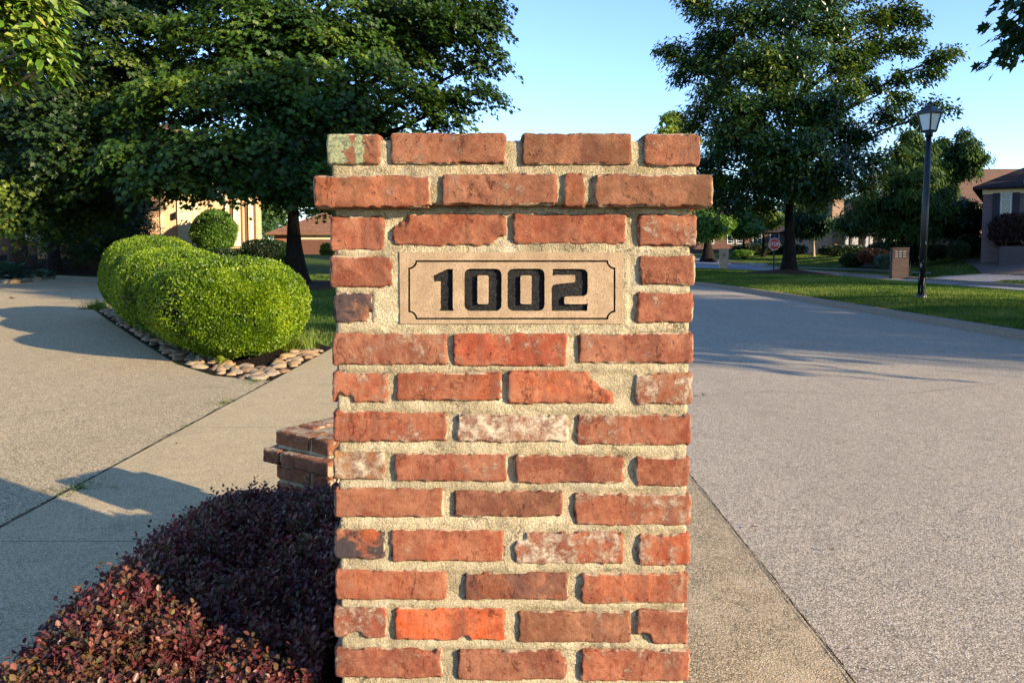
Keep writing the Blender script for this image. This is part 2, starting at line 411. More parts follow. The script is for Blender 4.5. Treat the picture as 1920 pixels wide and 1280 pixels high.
MAT = dict(
    brick=M_brick(), mortar=M_mortar(), stone=M_limestone(), black=M_blackpaint(),
    road=M_aggregate('street_concrete', (104, 97, 84), (174, 160, 138), (226, 212, 188), 165, bumpd=0.003),
    drive=M_aggregate('driveway_aggregate', (108, 95, 70), (184, 165, 128), (230, 212, 172), 120, bumpd=0.005),
    walk=M_aggregate('sidewalk_concrete', (146, 130, 98), (190, 170, 130), (220, 202, 162), 190, bumpd=0.0022),
    gutter=M_aggregate('gutter_concrete', (100, 88, 68), (168, 150, 118), (222, 204, 168), 190, bumpd=0.005, stain=((200, 180, 146), 0.55)),
    kerb=M_aggregate('kerb_concrete', (124, 112, 96), (146, 132, 114), (166, 151, 130), 240, bumpd=0.001),
    farroad=M_aggregate('far_street', (98, 98, 100), (140, 140, 144), (168, 168, 172), 60, bumpd=0.002),
    fardrive=M_aggregate('far_driveway', (72, 62, 56), (104, 92, 84), (128, 116, 104), 60, bumpd=0.003),
    lawn=M_grass(), mulch=M_mulch(), mulchd=M_mulch('dark_mulch', (16, 12, 10), (44, 34, 27)),
    bark=M_bark('grey_bark', (30, 24, 20), (84, 72, 60)), barkd=M_bark('dark_bark', (15, 13, 12), (46, 42, 38)), barkl=M_bark('pale_bark', (120, 100, 74), (190, 170, 136), 2),
    trimw=simple('cream_trim', (226, 206, 164)), trimg=simple('white_trim', (206, 206, 206)),
    glass=M_glass_dark(), postp=M_chipped(), blackm=simple('black_metal', (18, 19, 22), 0.4, 0.5),
    frost=simple('frosted_glass', (206, 214, 214), 0.35, 0.5, 0.05), shutter=simple('slate_shutter', (56, 56, 64)),
    stopred=simple('stop_red', (204, 14, 30), 0.4, 0.5, 0.06), stopwhite=simple('stop_white', (214, 206, 206), 0.4, 0.5, 0.03), postg=simple('dark_green_post', (26, 38, 34), 0.5),
)
# ------------------------------------------------------------------ brickwork
class Bricks:
    def __init__(s):
        s.V = []; s.Q = []; s.n = 0; s.A = {k: [] for k in ('col', 'seed', 'eff', 'char', 'lichen', 'weather', 'edge')}
    def add(s, x0, x1, y0, y1, z0, z1, res, seed, col=(170, 84, 60), eff=0.0, char=0.0, lichen=None, weather=0.0,
            r=0.004, chip=1.0, dents=(), rough=1.0, M=None):
        c = np.array([(x0 + x1) / 2, (y0 + y1) / 2, (z0 + z1) / 2]); h = np.array([x1 - x0, y1 - y0, z1 - z0]) / 2
        n = [max(2, int(round(2 * h[i] / (res[i] if isinstance(res, (tuple, list)) else res)))) for i in range(3)]
        pts = []; quads = []; base = 0
        for ax in range(3):
            a, b = (ax + 1) % 3, (ax + 2) % 3
            ga = np.linspace(-h[a], h[a], n[a] + 1); gb = np.linspace(-h[b], h[b], n[b] + 1)
            A_, B_ = np.meshgrid(ga, gb, indexing='ij')
            for sg in (-1, 1):
                p = np.zeros((A_.size, 3)); p[:, a] = A_.ravel(); p[:, b] = B_.ravel(); p[:, ax] = sg * h[ax]
                idx = np.arange(A_.size).reshape(A_.shape) + base
                q = np.stack([idx[:-1, :-1], idx[1:, :-1], idx[1:, 1:], idx[:-1, 1:]], -1).reshape(-1, 4)
                if sg < 0: q = q[:, ::-1]
                pts.append(p); quads.append(q); base += len(p)
        p = np.vstack(pts); q = np.vstack(quads)
        _, first, inv = np.unique(np.round(p * 1e5).astype(np.int64), axis=0, return_index=True, return_inverse=True)
        p = p[first]; q = inv.ravel()[q]
        R = min(.013, h[2] * .6); ex = np.maximum(np.abs(p[:, 0]) - (h[0] - R), 0); ez = np.maximum(np.abs(p[:, 2]) - (h[2] - R), 0)
        hy = np.hypot(ex, ez); k = np.where((ex > 0) & (ez > 0), np.maximum(ex, ez) / np.maximum(hy, 1e-9), 1.0); k = 1 - (1 - k) * np.clip(1 - (p[:, 1] + h[1]) / .06, 0, 1)
        p[:, 0] = np.sign(p[:, 0]) * (np.abs(p[:, 0]) - ex * (1 - k)); p[:, 2] = np.sign(p[:, 2]) * (np.abs(p[:, 2]) - ez * (1 - k))
        inner = np.clip(p, -(h - r), h - r); d = p - inner; L = np.linalg.norm(d, axis=1, keepdims=True); nn = d / np.maximum(L, 1e-9)
        edge = 1 - np.abs(nn).max(axis=1)
        edge_soft = 1 - np.clip((h[None, [0, 2]] - np.abs(p[:, [0, 2]])) / 0.012, 0, 1).min(axis=1)
        sp = p + np.array([seed * 3.17, seed * 1.31, seed * 0.77])
        cn = fbm(sp, 34, 5, 3, .6); cn2 = vnoise(sp, 120, 9)
        rr = r + ((fbm(sp, 60, 3, 4, .7) - 0.5) * 0.0040 + (vnoise(sp, 9, 4) - 0.5) * 0.0025) * rough
        rr = rr - np.clip(cn - 0.54, 0, .2) * np.minimum(edge * 3.4, 1) * 0.060 * chip - np.clip(cn2 - 0.6, 0, 1) * np.minimum(edge * 3.2, 1) * 0.014 * chip
        w = p.copy(); p = inner + nn * rr[:, None]
        p[:, 0] += (fbm(sp, 34, 11, 4, .75) - 0.5) * 0.007 * rough; p[:, 2] += (fbm(sp, 24, 12, 5, .8) - 0.5) * 0.008 * rough
        p = p + c
        for (dx, dz, dr, dd) in dents:     # broken corners
            k = np.clip(1 - np.hypot(p[:, 0] - dx, (p[:, 2] - dz)) / dr + (vnoise(sp, 90, 2) - 0.5) * 0.5, 0, 1) * (p[:, 1] < y0 + 0.03)
            p[:, 1] += dd * np.minimum(k * 2.2, 1)
        jr = random.Random(seed * 7 + 1); jb = jr.uniform(.74, 1.14); jm = jr.uniform(0, .36); mx = jr.choice([(140, 92, 76), (126, 86, 58), (190, 128, 100), (204, 104, 50)])
        if col[0] > 210: jb, jm = 1.1, 0.0
        col = tuple(min(255, v * jb * (1 - jm) + w_ * jm) for v, w_ in zip(col, mx))
        li = np.zeros(len(p)) if lichen is None else lichen(w / h)
        if M is not None: p = p @ np.array(M.to_3x3()).T + np.array(M.translation)
        s.V.append(p); s.Q.append(q + s.n); s.n += len(p)
        N = len(p)
        s.A['col'].append(np.tile([*lin(col), 1], (N, 1))); s.A['seed'].append(np.tile([seed * 0.37, seed * 0.73, seed * 0.11], (N, 1)))
        for k, v in (('eff', eff), ('char', char), ('weather', weather)): s.A[k].append(np.full(N, float(v)))
        s.A['lichen'].append(li); s.A['edge'].append(edge_soft)
    def build(s, name, parent):
        me = raw_mesh(name, np.vstack(s.V), np.vstack(s.Q), 4, True)
        attr(me, 'bcol', 'FLOAT_COLOR', np.vstack(s.A['col']))
        a = me.attributes.new('bseed', 'FLOAT_VECTOR', 'POINT'); a.data.foreach_set('vector', np.vstack(s.A['seed']).astype(np.float32).ravel())
        for k in ('eff', 'char', 'lichen', 'weather', 'edge'): attr(me, k, 'FLOAT', np.concatenate(s.A[k]))
        return link(name, me, MAT['brick'], parent)

def mortar_block(boxes, name, parent, M=None):
    V = []; Q = []; nb = 0
    for (x0, x1, y0, y1, z0, z1, res, amp, hole) in boxes:
        c = np.array([(x0 + x1) / 2, (y0 + y1) / 2, (z0 + z1) / 2]); h = np.array([x1 - x0, y1 - y0, z1 - z0]) / 2
        r = 0.007; pts = []; quads = []; base = 0
        n = [max(2, int(round(2 * h[i] / res))) for i in range(3)]
        for ax in range(3):
            a, b = (ax + 1) % 3, (ax + 2) % 3
            A_, B_ = np.meshgrid(np.linspace(-h[a], h[a], n[a] + 1), np.linspace(-h[b], h[b], n[b] + 1), indexing='ij')
            for sg in (-1, 1):
                p = np.zeros((A_.size, 3)); p[:, a] = A_.ravel(); p[:, b] = B_.ravel(); p[:, ax] = sg * h[ax]
                idx = np.arange(A_.size).reshape(A_.shape) + base
                q = np.stack([idx[:-1, :-1], idx[1:, :-1], idx[1:, 1:], idx[:-1, 1:]], -1).reshape(-1, 4)
                if sg < 0: q = q[:, ::-1]
                pts.append(p); quads.append(q); base += len(p)
        p = np.vstack(pts); q = np.vstack(quads)
        _, first, inv = np.unique(np.round(p * 1e5).astype(np.int64), axis=0, return_index=True, return_inverse=True)
        p = p[first]; q = inv.ravel()[q]
        inner = np.clip(p, -(h - r), h - r); d = p - inner; nn = d / np.maximum(np.linalg.norm(d, axis=1, keepdims=True), 1e-9)
        rr = r + (fbm(p + c, 42, 31, 4, 0.6) - 0.5) * amp * 2 + (vnoise(p + c, 7, 8) - 0.5) * amp * 1.3
        p = inner + nn * rr[:, None] + c
        if hole is not None: p = hole(p, y0)
        V.append(p); Q.append(q + nb); nb += len(p)
    v = np.vstack(V)
    if M is not None: v = v @ np.array(M.to_3x3()).T + np.array(M.translation)
    me = raw_mesh(name, v, np.vstack(Q), 4, True)
    return link(name, me, MAT['mortar'], parent)

PY0 = 1.37; PY1 = 2.01
PK = (178, 96, 72); RD = (168, 72, 50); OR = (190, 84, 46); BR = (146, 76, 52); MV = (160, 88, 72); DK = (128, 76, 60); CR = (184, 108, 78); TN = (160, 92, 62)
# (x0, x1, y0, y1, colour, extras) in the photograph's own grid on the plane of the pillar's face
COURSES = [
 (1.362, [(612, 712, 251, 309, DK, dict(li=1, weather=.3)), (730, 948, 249, 308, CR, dict(weather=.6, eff=.05)), (979, 1186, 249, 309, BR, dict(weather=.8)), (1207, 1315, 249, 311, CR, dict(weather=.6, eff=.06))]),
 (1.340, [(586, 808, 328, 390, OR, dict(weather=1.0)), (829, 1045, 325, 385, MV, dict(weather=.5, eff=.06)), (1057, 1098, 322, 388, (166, 88, 58), dict(weather=.6)), (1115, 1339, 326, 387, TN, dict(weather=.8, eff=.05))]),
 (PY0, [(617, 720, 404, 471, PK, dict(eff=.12)), (735, 947, 400, 461, RD, dict(weather=.4, dents=[(738, 402, 30, .016), (940, 460, 20, .014)])), (961, 1174, 399, 459, RD, dict(weather=.25)), (1197, 1308, 402, 462, PK, dict(eff=.10))]),
 (PY0, [(618, 737, 480, 539, RD, dict(eff=.02)), (1199, 1304, 477, 536, (164, 76, 60), dict(eff=.05))]),
 (PY0, [(624, 700, 549, 606, (98, 80, 76), dict(char=.9, dents=[(702, 604, 22, .016)])), (1193, 1301, 547, 606, PK, dict(eff=.10))]),
 (PY0, [(622, 838, 623, 685, (160, 84, 66), dict(eff=.12)), (848, 1064, 625, 687, (184, 74, 48), dict(eff=.12)), (1083, 1302, 624, 682, (170, 86, 68), dict(eff=.13))]),
 (PY0, [(623, 727, 697, 756, (176, 82, 58), dict(eff=.26, dents=[(640, 758, 24, .014)])), (742, 941, 699, 752, OR, dict(eff=.03, rough=.5)), (953, 1172, 695, 757, (196, 80, 42), dict(eff=.02, dents=[(1176, 690, 74, .018), (1130, 694, 26, .014), (1176, 757, 20, .014)])), (1190, 1299, 699, 759, (192, 112, 76), dict(eff=.26))]),
 (PY0, [(624, 838, 770, 829, (192, 92, 62), dict(eff=.08)), (856, 1066, 778, 830, (182, 120, 98), dict(eff=.40)), (1080, 1296, 777, 835, (162, 58, 46), dict(eff=.12))]),
 (PY0, [(624, 721, 844, 900, (186, 136, 88), dict(eff=.34)), (738, 951, 849, 904, (150, 70, 54), dict(eff=.04)), (964, 1172, 853, 907, (154, 68, 50), dict(eff=.03)), (1191, 1293, 857, 914, (158, 76, 60), dict())]),
 (PY0, [(625, 832, 914, 971, (184, 86, 52), dict(rough=.5)), (850, 1054, 919, 971, (132, 74, 54), dict(char=.15, eff=.03)), (1076, 1296, 926, 986, (156, 76, 54), dict(eff=.12))]),
 (PY0, [(627, 722, 993, 1049, (188, 92, 52), dict(char=1.0, eff=.05)), (732, 944, 992, 1054, (180, 88, 66), dict(rough=.6)), (963, 1171, 997, 1058, (168, 84, 66), dict(eff=.24, dents=[(966, 998, 22, .012)])), (1196, 1294, 1003, 1061, (166, 72, 44), dict(eff=.22))]),
 (PY0, [(628, 837, 1068, 1126, (188, 98, 66), dict(rough=.6)), (869, 1066, 1072, 1126, (168, 88, 56), dict(char=.45)), (1089, 1292, 1075, 1132, (174, 84, 60), dict(eff=.10))]),
 (PY0, [(624, 725, 1138, 1197, (178, 84, 64), dict(eff=.18, dents=[(664, 1202, 22, .013)])), (740, 948, 1139, 1201, (214, 84, 24), dict(rough=.7, dents=[(872, 1204, 16, .013)])), (970, 1184, 1147, 1206, (162, 96, 66), dict(eff=.08)), (1194, 1292, 1145, 1207, (160, 80, 62), dict(eff=.08, dents=[(1198, 1208, 26, .014)]))]),
 (PY0, [(626, 830, 1215, 1272, (168, 76, 60), dict(eff=.05, dents=[(836, 1240, 16, .016), (800, 1212, 18, .012)])), (857, 1062, 1219, 1276, (150, 76, 64), dict(eff=.06, dents=[(1064, 1222, 18, .014)])), (1089, 1294, 1218, 1278, (168, 84, 60), dict(eff=.12))]),
]
def build_pillar():
    root = empty('brick_pillar', (0, (PY0 + PY1) / 2, 0), 'tall red brick address pillar with a corbelled cap and the numbers 1002', 'pillar')
    T = Matrix.Translation((0, -(PY0 + PY1) / 2, 0))
    class _L: pass
    body, corb, cap = Bricks(), Bricks(), Bricks()
    sd = 3
    rows = []
    for ci, (yf, row) in enumerate(COURSES):
        dst = cap if ci == 0 else corb if ci == 1 else body
        zc = []
        yb = PY1 + (PY0 - yf)
        wr = []
        for (px0, px1, py0, py1, col, ex) in row:
            ym = (py0 + py1) / 2
            a = P(px0, ym, yf); b = P(px1, ym, yf); t = P(px0, py0, yf); u = P(px0, py1, yf)
            wr.append((a.x, b.x, u.z, t.z, col, ex)); zc.append((u.z, t.z))
        z0 = sum(z[0] for z in zc) / len(zc); z1 = sum(z[1] for z in zc) / len(zc)
        rows.append((z0, z1, yf, ci, wr, dst))
    # courses below the picture, down to the ground
    z1 = rows[-1][0] - 0.012; par = 0
    while z1 > 0.02:
        z0 = max(-0.03, z1 - 0.055); wr = []
        xs = [(-.316, -.215), (-.20, .0), (.015, .2), (.218, .316)] if par == 0 else [(-.316, -.11), (-.095, .1), (.115, .316)]
        cols = [PK, RD, CR, BR, OR, MV]
        for k, (a, b) in enumerate(xs): wr.append((a, b, z0, z1, cols[(k * 2 + par + int(z1 * 50)) % 6], dict(eff=.06)))
        rows.append((z0, z1, PY0, 99, wr, body)); z1 = z0 - 0.013; par = 1 - par
    for (z0, z1, yf, ci, wr, dst) in rows:
        yb = PY1 + (PY0 - yf); front = ci != 99
        full = len([w for w in wr if w[1] - w[0] > .17])
        for (a, b, u, t, col, ex) in wr:
            sd += 1
            w = b - a; left = a < -.25; right = b > .25; corner = left or right
            dep = .2 if (corner and w < .15) else .098
            li = None
            if ex.get('li'): li = lambda q: np.clip(1.12 - (q[:, 0] + 1) * .42, 0, 2) - .35 * np.exp(-((q[:, 0] + .02) / .09) ** 2) + .25 * np.exp(-((q[:, 0] - .22) / .2) ** 2) - .9 * np.clip(q[:, 0] - .45, 0, 1)
            dents = []
            for (dx, dy, dr, dd) in ex.get('dents', ()):
                pp = P(dx, dy, yf); dents.append((pp.x, pp.z, dr / 1060.0, dd))
            dst.add(a, b, yf, yf + dep, u, t, (.003, .006, .003) if front else .008, sd, col, ex.get('eff', 0), ex.get('char', 0), li,
                    ex.get('weather', 0), dents=dents, rough=ex.get('rough', 1.0), chip=1.0)
        # side and back faces
        xl = min(w[0] for w in wr); xr = max(w[1] for w in wr)
        if ci in (3, 4): xl, xr = -.322, .324
        for side in (0, 1):
            edge = [w for w in wr if (w[0] < -.25 if side == 0 else w[1] > .25)]
            hdr = edge and edge[0][1] - edge[0][0] < .15
            y = yf + (.2 if hdr else .098) + .014; end = yb - (.098 if hdr else .2) - .012
            x0, x1 = (xl, xl + .098) if side == 0 else (xr - .098, xr)
            while y < end - .03:
                e = min(y + .2, end)
                if end - e < .06: e = end
                sd += 1; dst.add(x0, x1, y, e, z0, z1, .010, sd, [PK, RD, CR, BR, OR, MV][sd % 6], .05 * (sd % 3), weather=.2); y = e + .013
            sd += 1
            bd = .098 if hdr else .2; bw = .2 if hdr else .098
            bx0, bx1 = (xl, xl + bw) if side == 0 else (xr - bw, xr)
            dst.add(bx0, bx1, yb - bd, yb, z0, z1, .010, sd, [RD, CR, OR, MV, BR, PK][sd % 6], .05)
        bw = .2 if hdr else .098
        x = xl + bw + .014
        while x < xr - bw - .04:
            e = min(x + .2, xr - bw - .014)
            if xr - bw - .014 - e < .05: e = xr - bw - .014
            sd += 1; dst.add(x, e, yb - .098, yb, z0, z1, .012, sd, [CR, BR, OR, MV, PK, RD][sd % 6], .05); x = e + .013
    for b, nm in ((body, 'shaft_brickwork'), (corb, 'corbel_course'), (cap, 'cap_course')):
        for i, v in enumerate(b.V): b.V[i] = v - np.array([0, (PY0 + PY1) / 2, 0])
        o = b.build(nm, root)
    # world-space texture: shift back in the shader is not needed, parts stay put
    pa = P(749, 473, PY0); pb = P(1167, 607, PY0)
    zcor0 = rows[1][0]; zcor1 = rows[1][1]; ztop = rows[0][1]
    def joints(p, y0):
        fr = p[:, 1] < y0 + .012
        # bed joints fuller than head joints; seat for the plaque
        inpl = fr & (p[:, 0] > pa.x + .006) & (p[:, 0] < pb.x - .006) & (p[:, 2] < pa.z - .006) & (p[:, 2] > pb.z + .006)
        nearpl = fr & ~inpl & (p[:, 0] > pa.x - .03) & (p[:, 0] < pb.x + .012) & (p[:, 2] < pa.z + .02) & (p[:, 2] > pb.z - .02)
        bw = np.zeros(len(p))
        for k in range(len(rows) - 1):
            zc_ = (rows[k][0] + rows[k + 1][1]) / 2; hh = abs(rows[k][0] - rows[k + 1][1]) / 2
            bw = np.maximum(bw, np.clip((hh + .006 - np.abs(p[:, 2] - zc_)) / .010, 0, 1))
        n = vnoise(p, 26, 77)
        blank = fr & (p[:, 0] > P(700, 570, PY0).x) & (p[:, 0] < pa.x - .004) & (p[:, 2] > P(700, 612, PY0).z) & (p[:, 2] < P(700, 545, PY0).z)
        bw[blank] = 1.0
        k_ = fr & ~nearpl; p[k_, 1] += ((1 - bw) * (.0005 + .0055 * n) - bw * .0018)[k_]
        p[nearpl, 1] -= .0012
        p[inpl, 1] += .022
        p[:, 1] -= (PY0 + PY1) / 2
        return p
    def sh(p, y0): p = p.copy(); p[:, 1] -= (PY0 + PY1) / 2; return p
    mortar_block([
        (-.3135, .3165, PY0 + .0048, PY1 - .007, -.05, zcor0 + .02, .0036, .0030, joints),
        (-.345, .348, 1.348, PY1 + .022, zcor0 + .005, zcor1 - .004, .005, .002, sh),
        (-.318, .326, 1.369, PY1 + .0, zcor1 - .02, ztop - .010, .005, .0035, sh)], 'mortar', root)
    # -------- the engraved plaque
    def zc(x, y):
        q = P(730 + x / 4.174, 460 + y / 4.174, PY0); return (q.x, q.z)
    loops_ = []
    def spl(pts): loops_.append([(float(x), float(z)) for x, z in pts])
    def rnd(pts, rad, k=5):     # round the corners of a closed polygon given in plaque pixels
        out = []; n = len(pts)
        for i in range(n):
            p0, p1, p2 = Vector(pts[i - 1]), Vector(pts[i]), Vector(pts[(i + 1) % n]); r_ = rad[i] if isinstance(rad, (list, tuple)) else rad
            if r_ <= 0: out.append(tuple(p1)); continue
            a = p1 + (p0 - p1).normalized() * min(r_, (p0 - p1).length * .49); b = p1 + (p2 - p1).normalized() * min(r_, (p2 - p1).length * .49)
            for j in range(k + 1):
                t = j / k; out.append(tuple(a * (1 - t) ** 2 + p1 * 2 * t * (1 - t) + b * t * t))
        return out
    def wob(pts, amp=1.3):
        out = []
        for i in range(len(pts)):
            a, b = Vector(pts[i]), Vector(pts[(i + 1) % len(pts)]); m = max(1, int((b - a).length / 9))
            for j in range(m):
                q = a.lerp(b, j / m); out.append((q.x + random.uniform(-amp, amp), q.y + random.uniform(-amp, amp)))
        return out
    one = rnd([(345, 236), (455, 185), (497, 185), (497, 488), (505, 512), (392, 512), (402, 490), (402, 280), (350, 284)], [3, 6, 3, 4, 2, 2, 4, 4, 3])
    def zero(x): return (rnd([(x, 183), (x + 290, 183), (x + 290, 512), (x, 512)], 52), rnd([(x + 101, 235), (x + 189, 235), (x + 189, 460), (x + 101, 460)], 17))
    two = rnd([(1280, 185), (1553, 185), (1553, 396), (1370, 400), (1370, 460), (1528, 460), (1554, 452), (1548, 512), (1270, 512), (1270, 308), (1455, 288), (1455, 232), (1300, 232), (1279, 240)],
              [3, 50, 44, 12, 10, 4, 2, 2, 3, 34, 12, 12, 4, 2])
    def frame(o):
        L, R, T, B, k = 148, 1770, 117, 580, 58
        rr_ = k + o; a0 = math.degrees(math.asin(o / rr_)); pts = []
        for cx_, cy_, s0, s1 in ((L, T, 90 - a0, a0), (R, T, 180 - a0, 90 + a0), (R, B, 270 - a0, 180 + a0), (L, B, -a0, -90 + a0)):
            for j in range(8):
                a = math.radians(s0 + (s1 - s0) * j / 7); pts.append((cx_ + rr_ * math.cos(a), cy_ + rr_ * math.sin(a)))
        return pts
    outer = [(pa.x, pa.z), (pb.x, pa.z), (pb.x, pb.z), (pa.x, pb.z)]
    spl(outer)
    spl([zc(*q) for q in wob(frame(0), .9)]); spl([zc(*q) for q in wob(frame(14), .9)])
    spl([zc(*q) for q in wob(one)])
    for x in (588, 925):
        a, b = zero(x); spl([zc(*q) for q in wob(a)]); spl([zc(*q) for q in wob(b)])
    spl([zc(*q) for q in wob(two)])
    from mathutils.geometry import delaunay_2d_cdt
    pts2, ed = [], []
    for lp in loops_:
        b0 = len(pts2); pts2 += [Vector(q) for q in lp]; ed += [(b0 + i, b0 + (i + 1) % len(lp)) for i in range(len(lp))]
    cv, ce, cf, *_ = delaunay_2d_cdt(pts2, ed, [], 0, 1e-7)
    def depth_of(x, z): return sum(bool(inside(np.array([x]), np.array([z]), lp)[0]) for lp in loops_)
    yq = PY0 + .0035 - (PY0 + PY1) / 2; yf_ = yq - .003; TH = .011
    vs = [(v.x, yf_, v.y) for v in cv]; fs = []; mi = []
    for f in cf:
        c_ = sum((cv[i] for i in f), Vector((0, 0))) / len(f)
        if depth_of(c_.x, c_.y) % 2 == 1: fs.append(tuple(f)); mi.append(0)
    for li_, lp in enumerate(loops_):
        b0 = len(vs); n_ = len(lp); vs += [(x, yf_, z) for x, z in lp] + [(x, yf_ + TH, z) for x, z in lp]
        for i in range(n_): fs.append((b0 + i, b0 + (i + 1) % n_, b0 + n_ + (i + 1) % n_, b0 + n_ + i)); mi.append(0 if li_ == 0 else 1)
    me = bpy.data.meshes.new('address_plaque'); me.from_pydata(vs, [], fs); me.materials.append(MAT['stone']); me.materials.append(MAT['black'])
    me.polygons.foreach_set('material_index', np.array(mi, np.int32)); me.update()
    plaque = link('address_plaque', me, None, root)
    tag(plaque, 'tan stone plaque engraved with 1002')
    def floor(name, poly, depth=.0062, step=.0016, amp=.0016):
        xs = [zc(*q)[0] for q in poly]; zs = [zc(*q)[1] for q in poly]; e = .0008
        x0, x1, z0, z1 = min(xs) - e, max(xs) + e, min(zs) - e, max(zs) + e
        nx, nz = int((x1 - x0) / step) + 2, int((z1 - z0) / step) + 2
        X, Z = np.meshgrid(np.linspace(x0, x1, nx), np.linspace(z0, z1, nz), indexing='ij')
        p = np.stack([X.ravel(), np.zeros(X.size), Z.ravel()], 1)
        p[:, 1] = yf_ + depth + (fbm(p, 260, 4, 3) - .5) * amp * 2
        idx = np.arange(X.size).reshape(X.shape)
        q = np.stack([idx[:-1, :-1], idx[1:, :-1], idx[1:, 1:], idx[:-1, 1:]], -1).reshape(-1, 4)
        return link(name, raw_mesh(name, p, q, 4, True), MAT['black'], plaque)
    floor('engraved_digit', one); floor('engraved_digit', zero(588)[0]); floor('engraved_digit', zero(925)[0]); floor('engraved_digit', two)
    mb = MB()
    y_ = yf_ + .0045
    for (a, b) in (((148, 117), (1770, 180)), ((148, 520), (1770, 580)), ((148, 180), (215, 520)), ((1700, 180), (1770, 520))):
        x0, z1_ = zc(*a); x1, z0_ = zc(*b); mb.add([(x0, y_, z0_), (x1, y_, z0_), (x1, y_, z1_), (x0, y_, z1_)], [(0, 1, 2, 3)])
    mb.build('border_groove', MAT['black'], plaque)
    return root
build_pillar()

# ------------------------------------------------------------------ the low pier behind the burgundy hedge
def build_pier():
    cx, cy, ang = -.67, 3.13, math.radians(-54.5 + 90)
    # local x runs along the shaded end face, local y away from the camera
    front = Vector((-.805, 2.885)); dx = Vector((-.814, .581)); dy = Vector((.581, .814)); ctr = front + dy * .165
    root = empty('low_brick_pier', (ctr.x, ctr.y, 0), 'low square brick pier with stepped top behind the dark hedge', 'pier', math.atan2(-dx.y, -dx.x))
    b = Bricks(); sd = 300
    def course(z0, z1, h, par, cols):
        nonlocal sd
        def q(x0, x1, y0, y1):
            nonlocal sd
            sd += 1; b.add(x0, x1, y0, y1, z0, z1, .006, sd, cols[sd % len(cols)], .04, weather=.5 if z1 > .4 else .1, r=.006)
        g = .011
        if par == 0:
            q(-h, -h + .2, -h, -h + .098); q(-h + .2 + g, h, -h, -h + .2)
            q(-h, -h + .098, -h + .098 + g, h - .0) ; q(-h + .098 + g, h, -h + .2 + g, h)
        else:
            q(-h, -h + .098, -h, -h + .2); q(-h + .098 + g, h, -h, -h + .098)
            q(h - .098, h, -h + .098 + g, h); q(-h, h - .098 - g, -h + .2 + g, h)
    cols = [(156, 82, 50), (170, 92, 58), (140, 72, 48), (178, 84, 58)]
    course(.445, .502, .155, 0, cols); course(.378, .434, .19, 1, cols)
    z = .367; par = 0
    while z > .02: course(max(-.02, z - .056), z, .155, par, cols); z -= .067; par = 1 - par
    b.build('brickwork', root)
    mortar_block([(-.148, .148, -.148, .148, -.05, .494, .008, .002, None), (-.182, .182, -.182, .182, .386, .426, .008, .002, None)], 'mortar', root)
build_pier()
# ------------------------------------------------------------------ ground
def grid_sheet(name, xs, ys, zf, mat, kind='structure'):
    X, Y = np.meshgrid(xs, ys, indexing='ij'); Z = zf(X, Y)
    idx = np.arange(X.size).reshape(X.shape)
    q = np.stack([idx[:-1, :-1], idx[1:, :-1], idx[1:, 1:], idx[:-1, 1:]], -1).reshape(-1, 4)
    o = link(name, raw_mesh(name, np.stack([X.ravel(), Y.ravel(), Z.ravel()], 1), q, 4, True), mat)
    return tag(o, kind=kind)
def poly_sheet(name, pts, dz, mat, cell=1.5, cat=None):
    """a polygon laid on the terrain: filled, then cut into cells so that it follows the slope"""
    bm = bmesh.new(); vs = [bm.verts.new((x, y, 0)) for x, y in pts]; f = bm.faces.new(vs)
    if f.normal.z < 0: f.normal_flip()
    xs = [p[0] for p in pts]; ys = [p[1] for p in pts]
    sloped = float(np.max(terr(np.array(xs), np.array(ys)))) > .001
    if sloped:
        for ax, (lo, hi) in ((0, (min(xs), max(xs))), (1, (min(ys), max(ys)))):
            v = math.ceil(lo / cell) * cell
            while v < hi:
                co = (v, 0, 0) if ax == 0 else (0, v, 0); no = (1, 0, 0) if ax == 0 else (0, 1, 0)
                bmesh.ops.bisect_plane(bm, geom=list(bm.verts) + list(bm.edges) + list(bm.faces), plane_co=co, plane_no=no); v += cell
        bmesh.ops.triangulate(bm, faces=list(bm.faces))
        for v in bm.verts: v.co.z = float(terr(v.co.x, v.co.y)) + dz
    else:
        bmesh.ops.triangulate(bm, faces=list(bm.faces))
        for v in bm.verts: v.co.z = dz
    bmesh.ops.recalc_face_normals(bm, faces=bm.faces)
    if sum(f.normal.z for f in bm.faces) < 0: bmesh.ops.reverse_faces(bm, faces=list(bm.faces))
    me = bpy.data.meshes.new(name); bm.to_mesh(me); bm.free()
    return tag(link(name, me, mat), kind='structure')
gx = np.concatenate([np.linspace(-900, -80, 10), np.arange(-78, 80, 1.5), np.linspace(84, 900, 10)])
gy = np.concatenate([np.linspace(-300, -20, 6), np.arange(-18, 100, 1.5), np.linspace(104, 1500, 12)])
grid_sheet('ground', gx, gy, terr, MAT['lawn'])
BX = -2.2
poly_sheet('road', [(.95, -12), (6.82, -12), (6.82, 19), (6.6, 24), (6.1, 29), (5.4, 34), (4, 44), (-2, 60), (-2, 45), (.95, 34)], .008, MAT['road'])
poly_sheet('gutter_pavement', [(.33, -6), (.944, -6), (.944, 34), (.33, 34)], .012, MAT['gutter'])
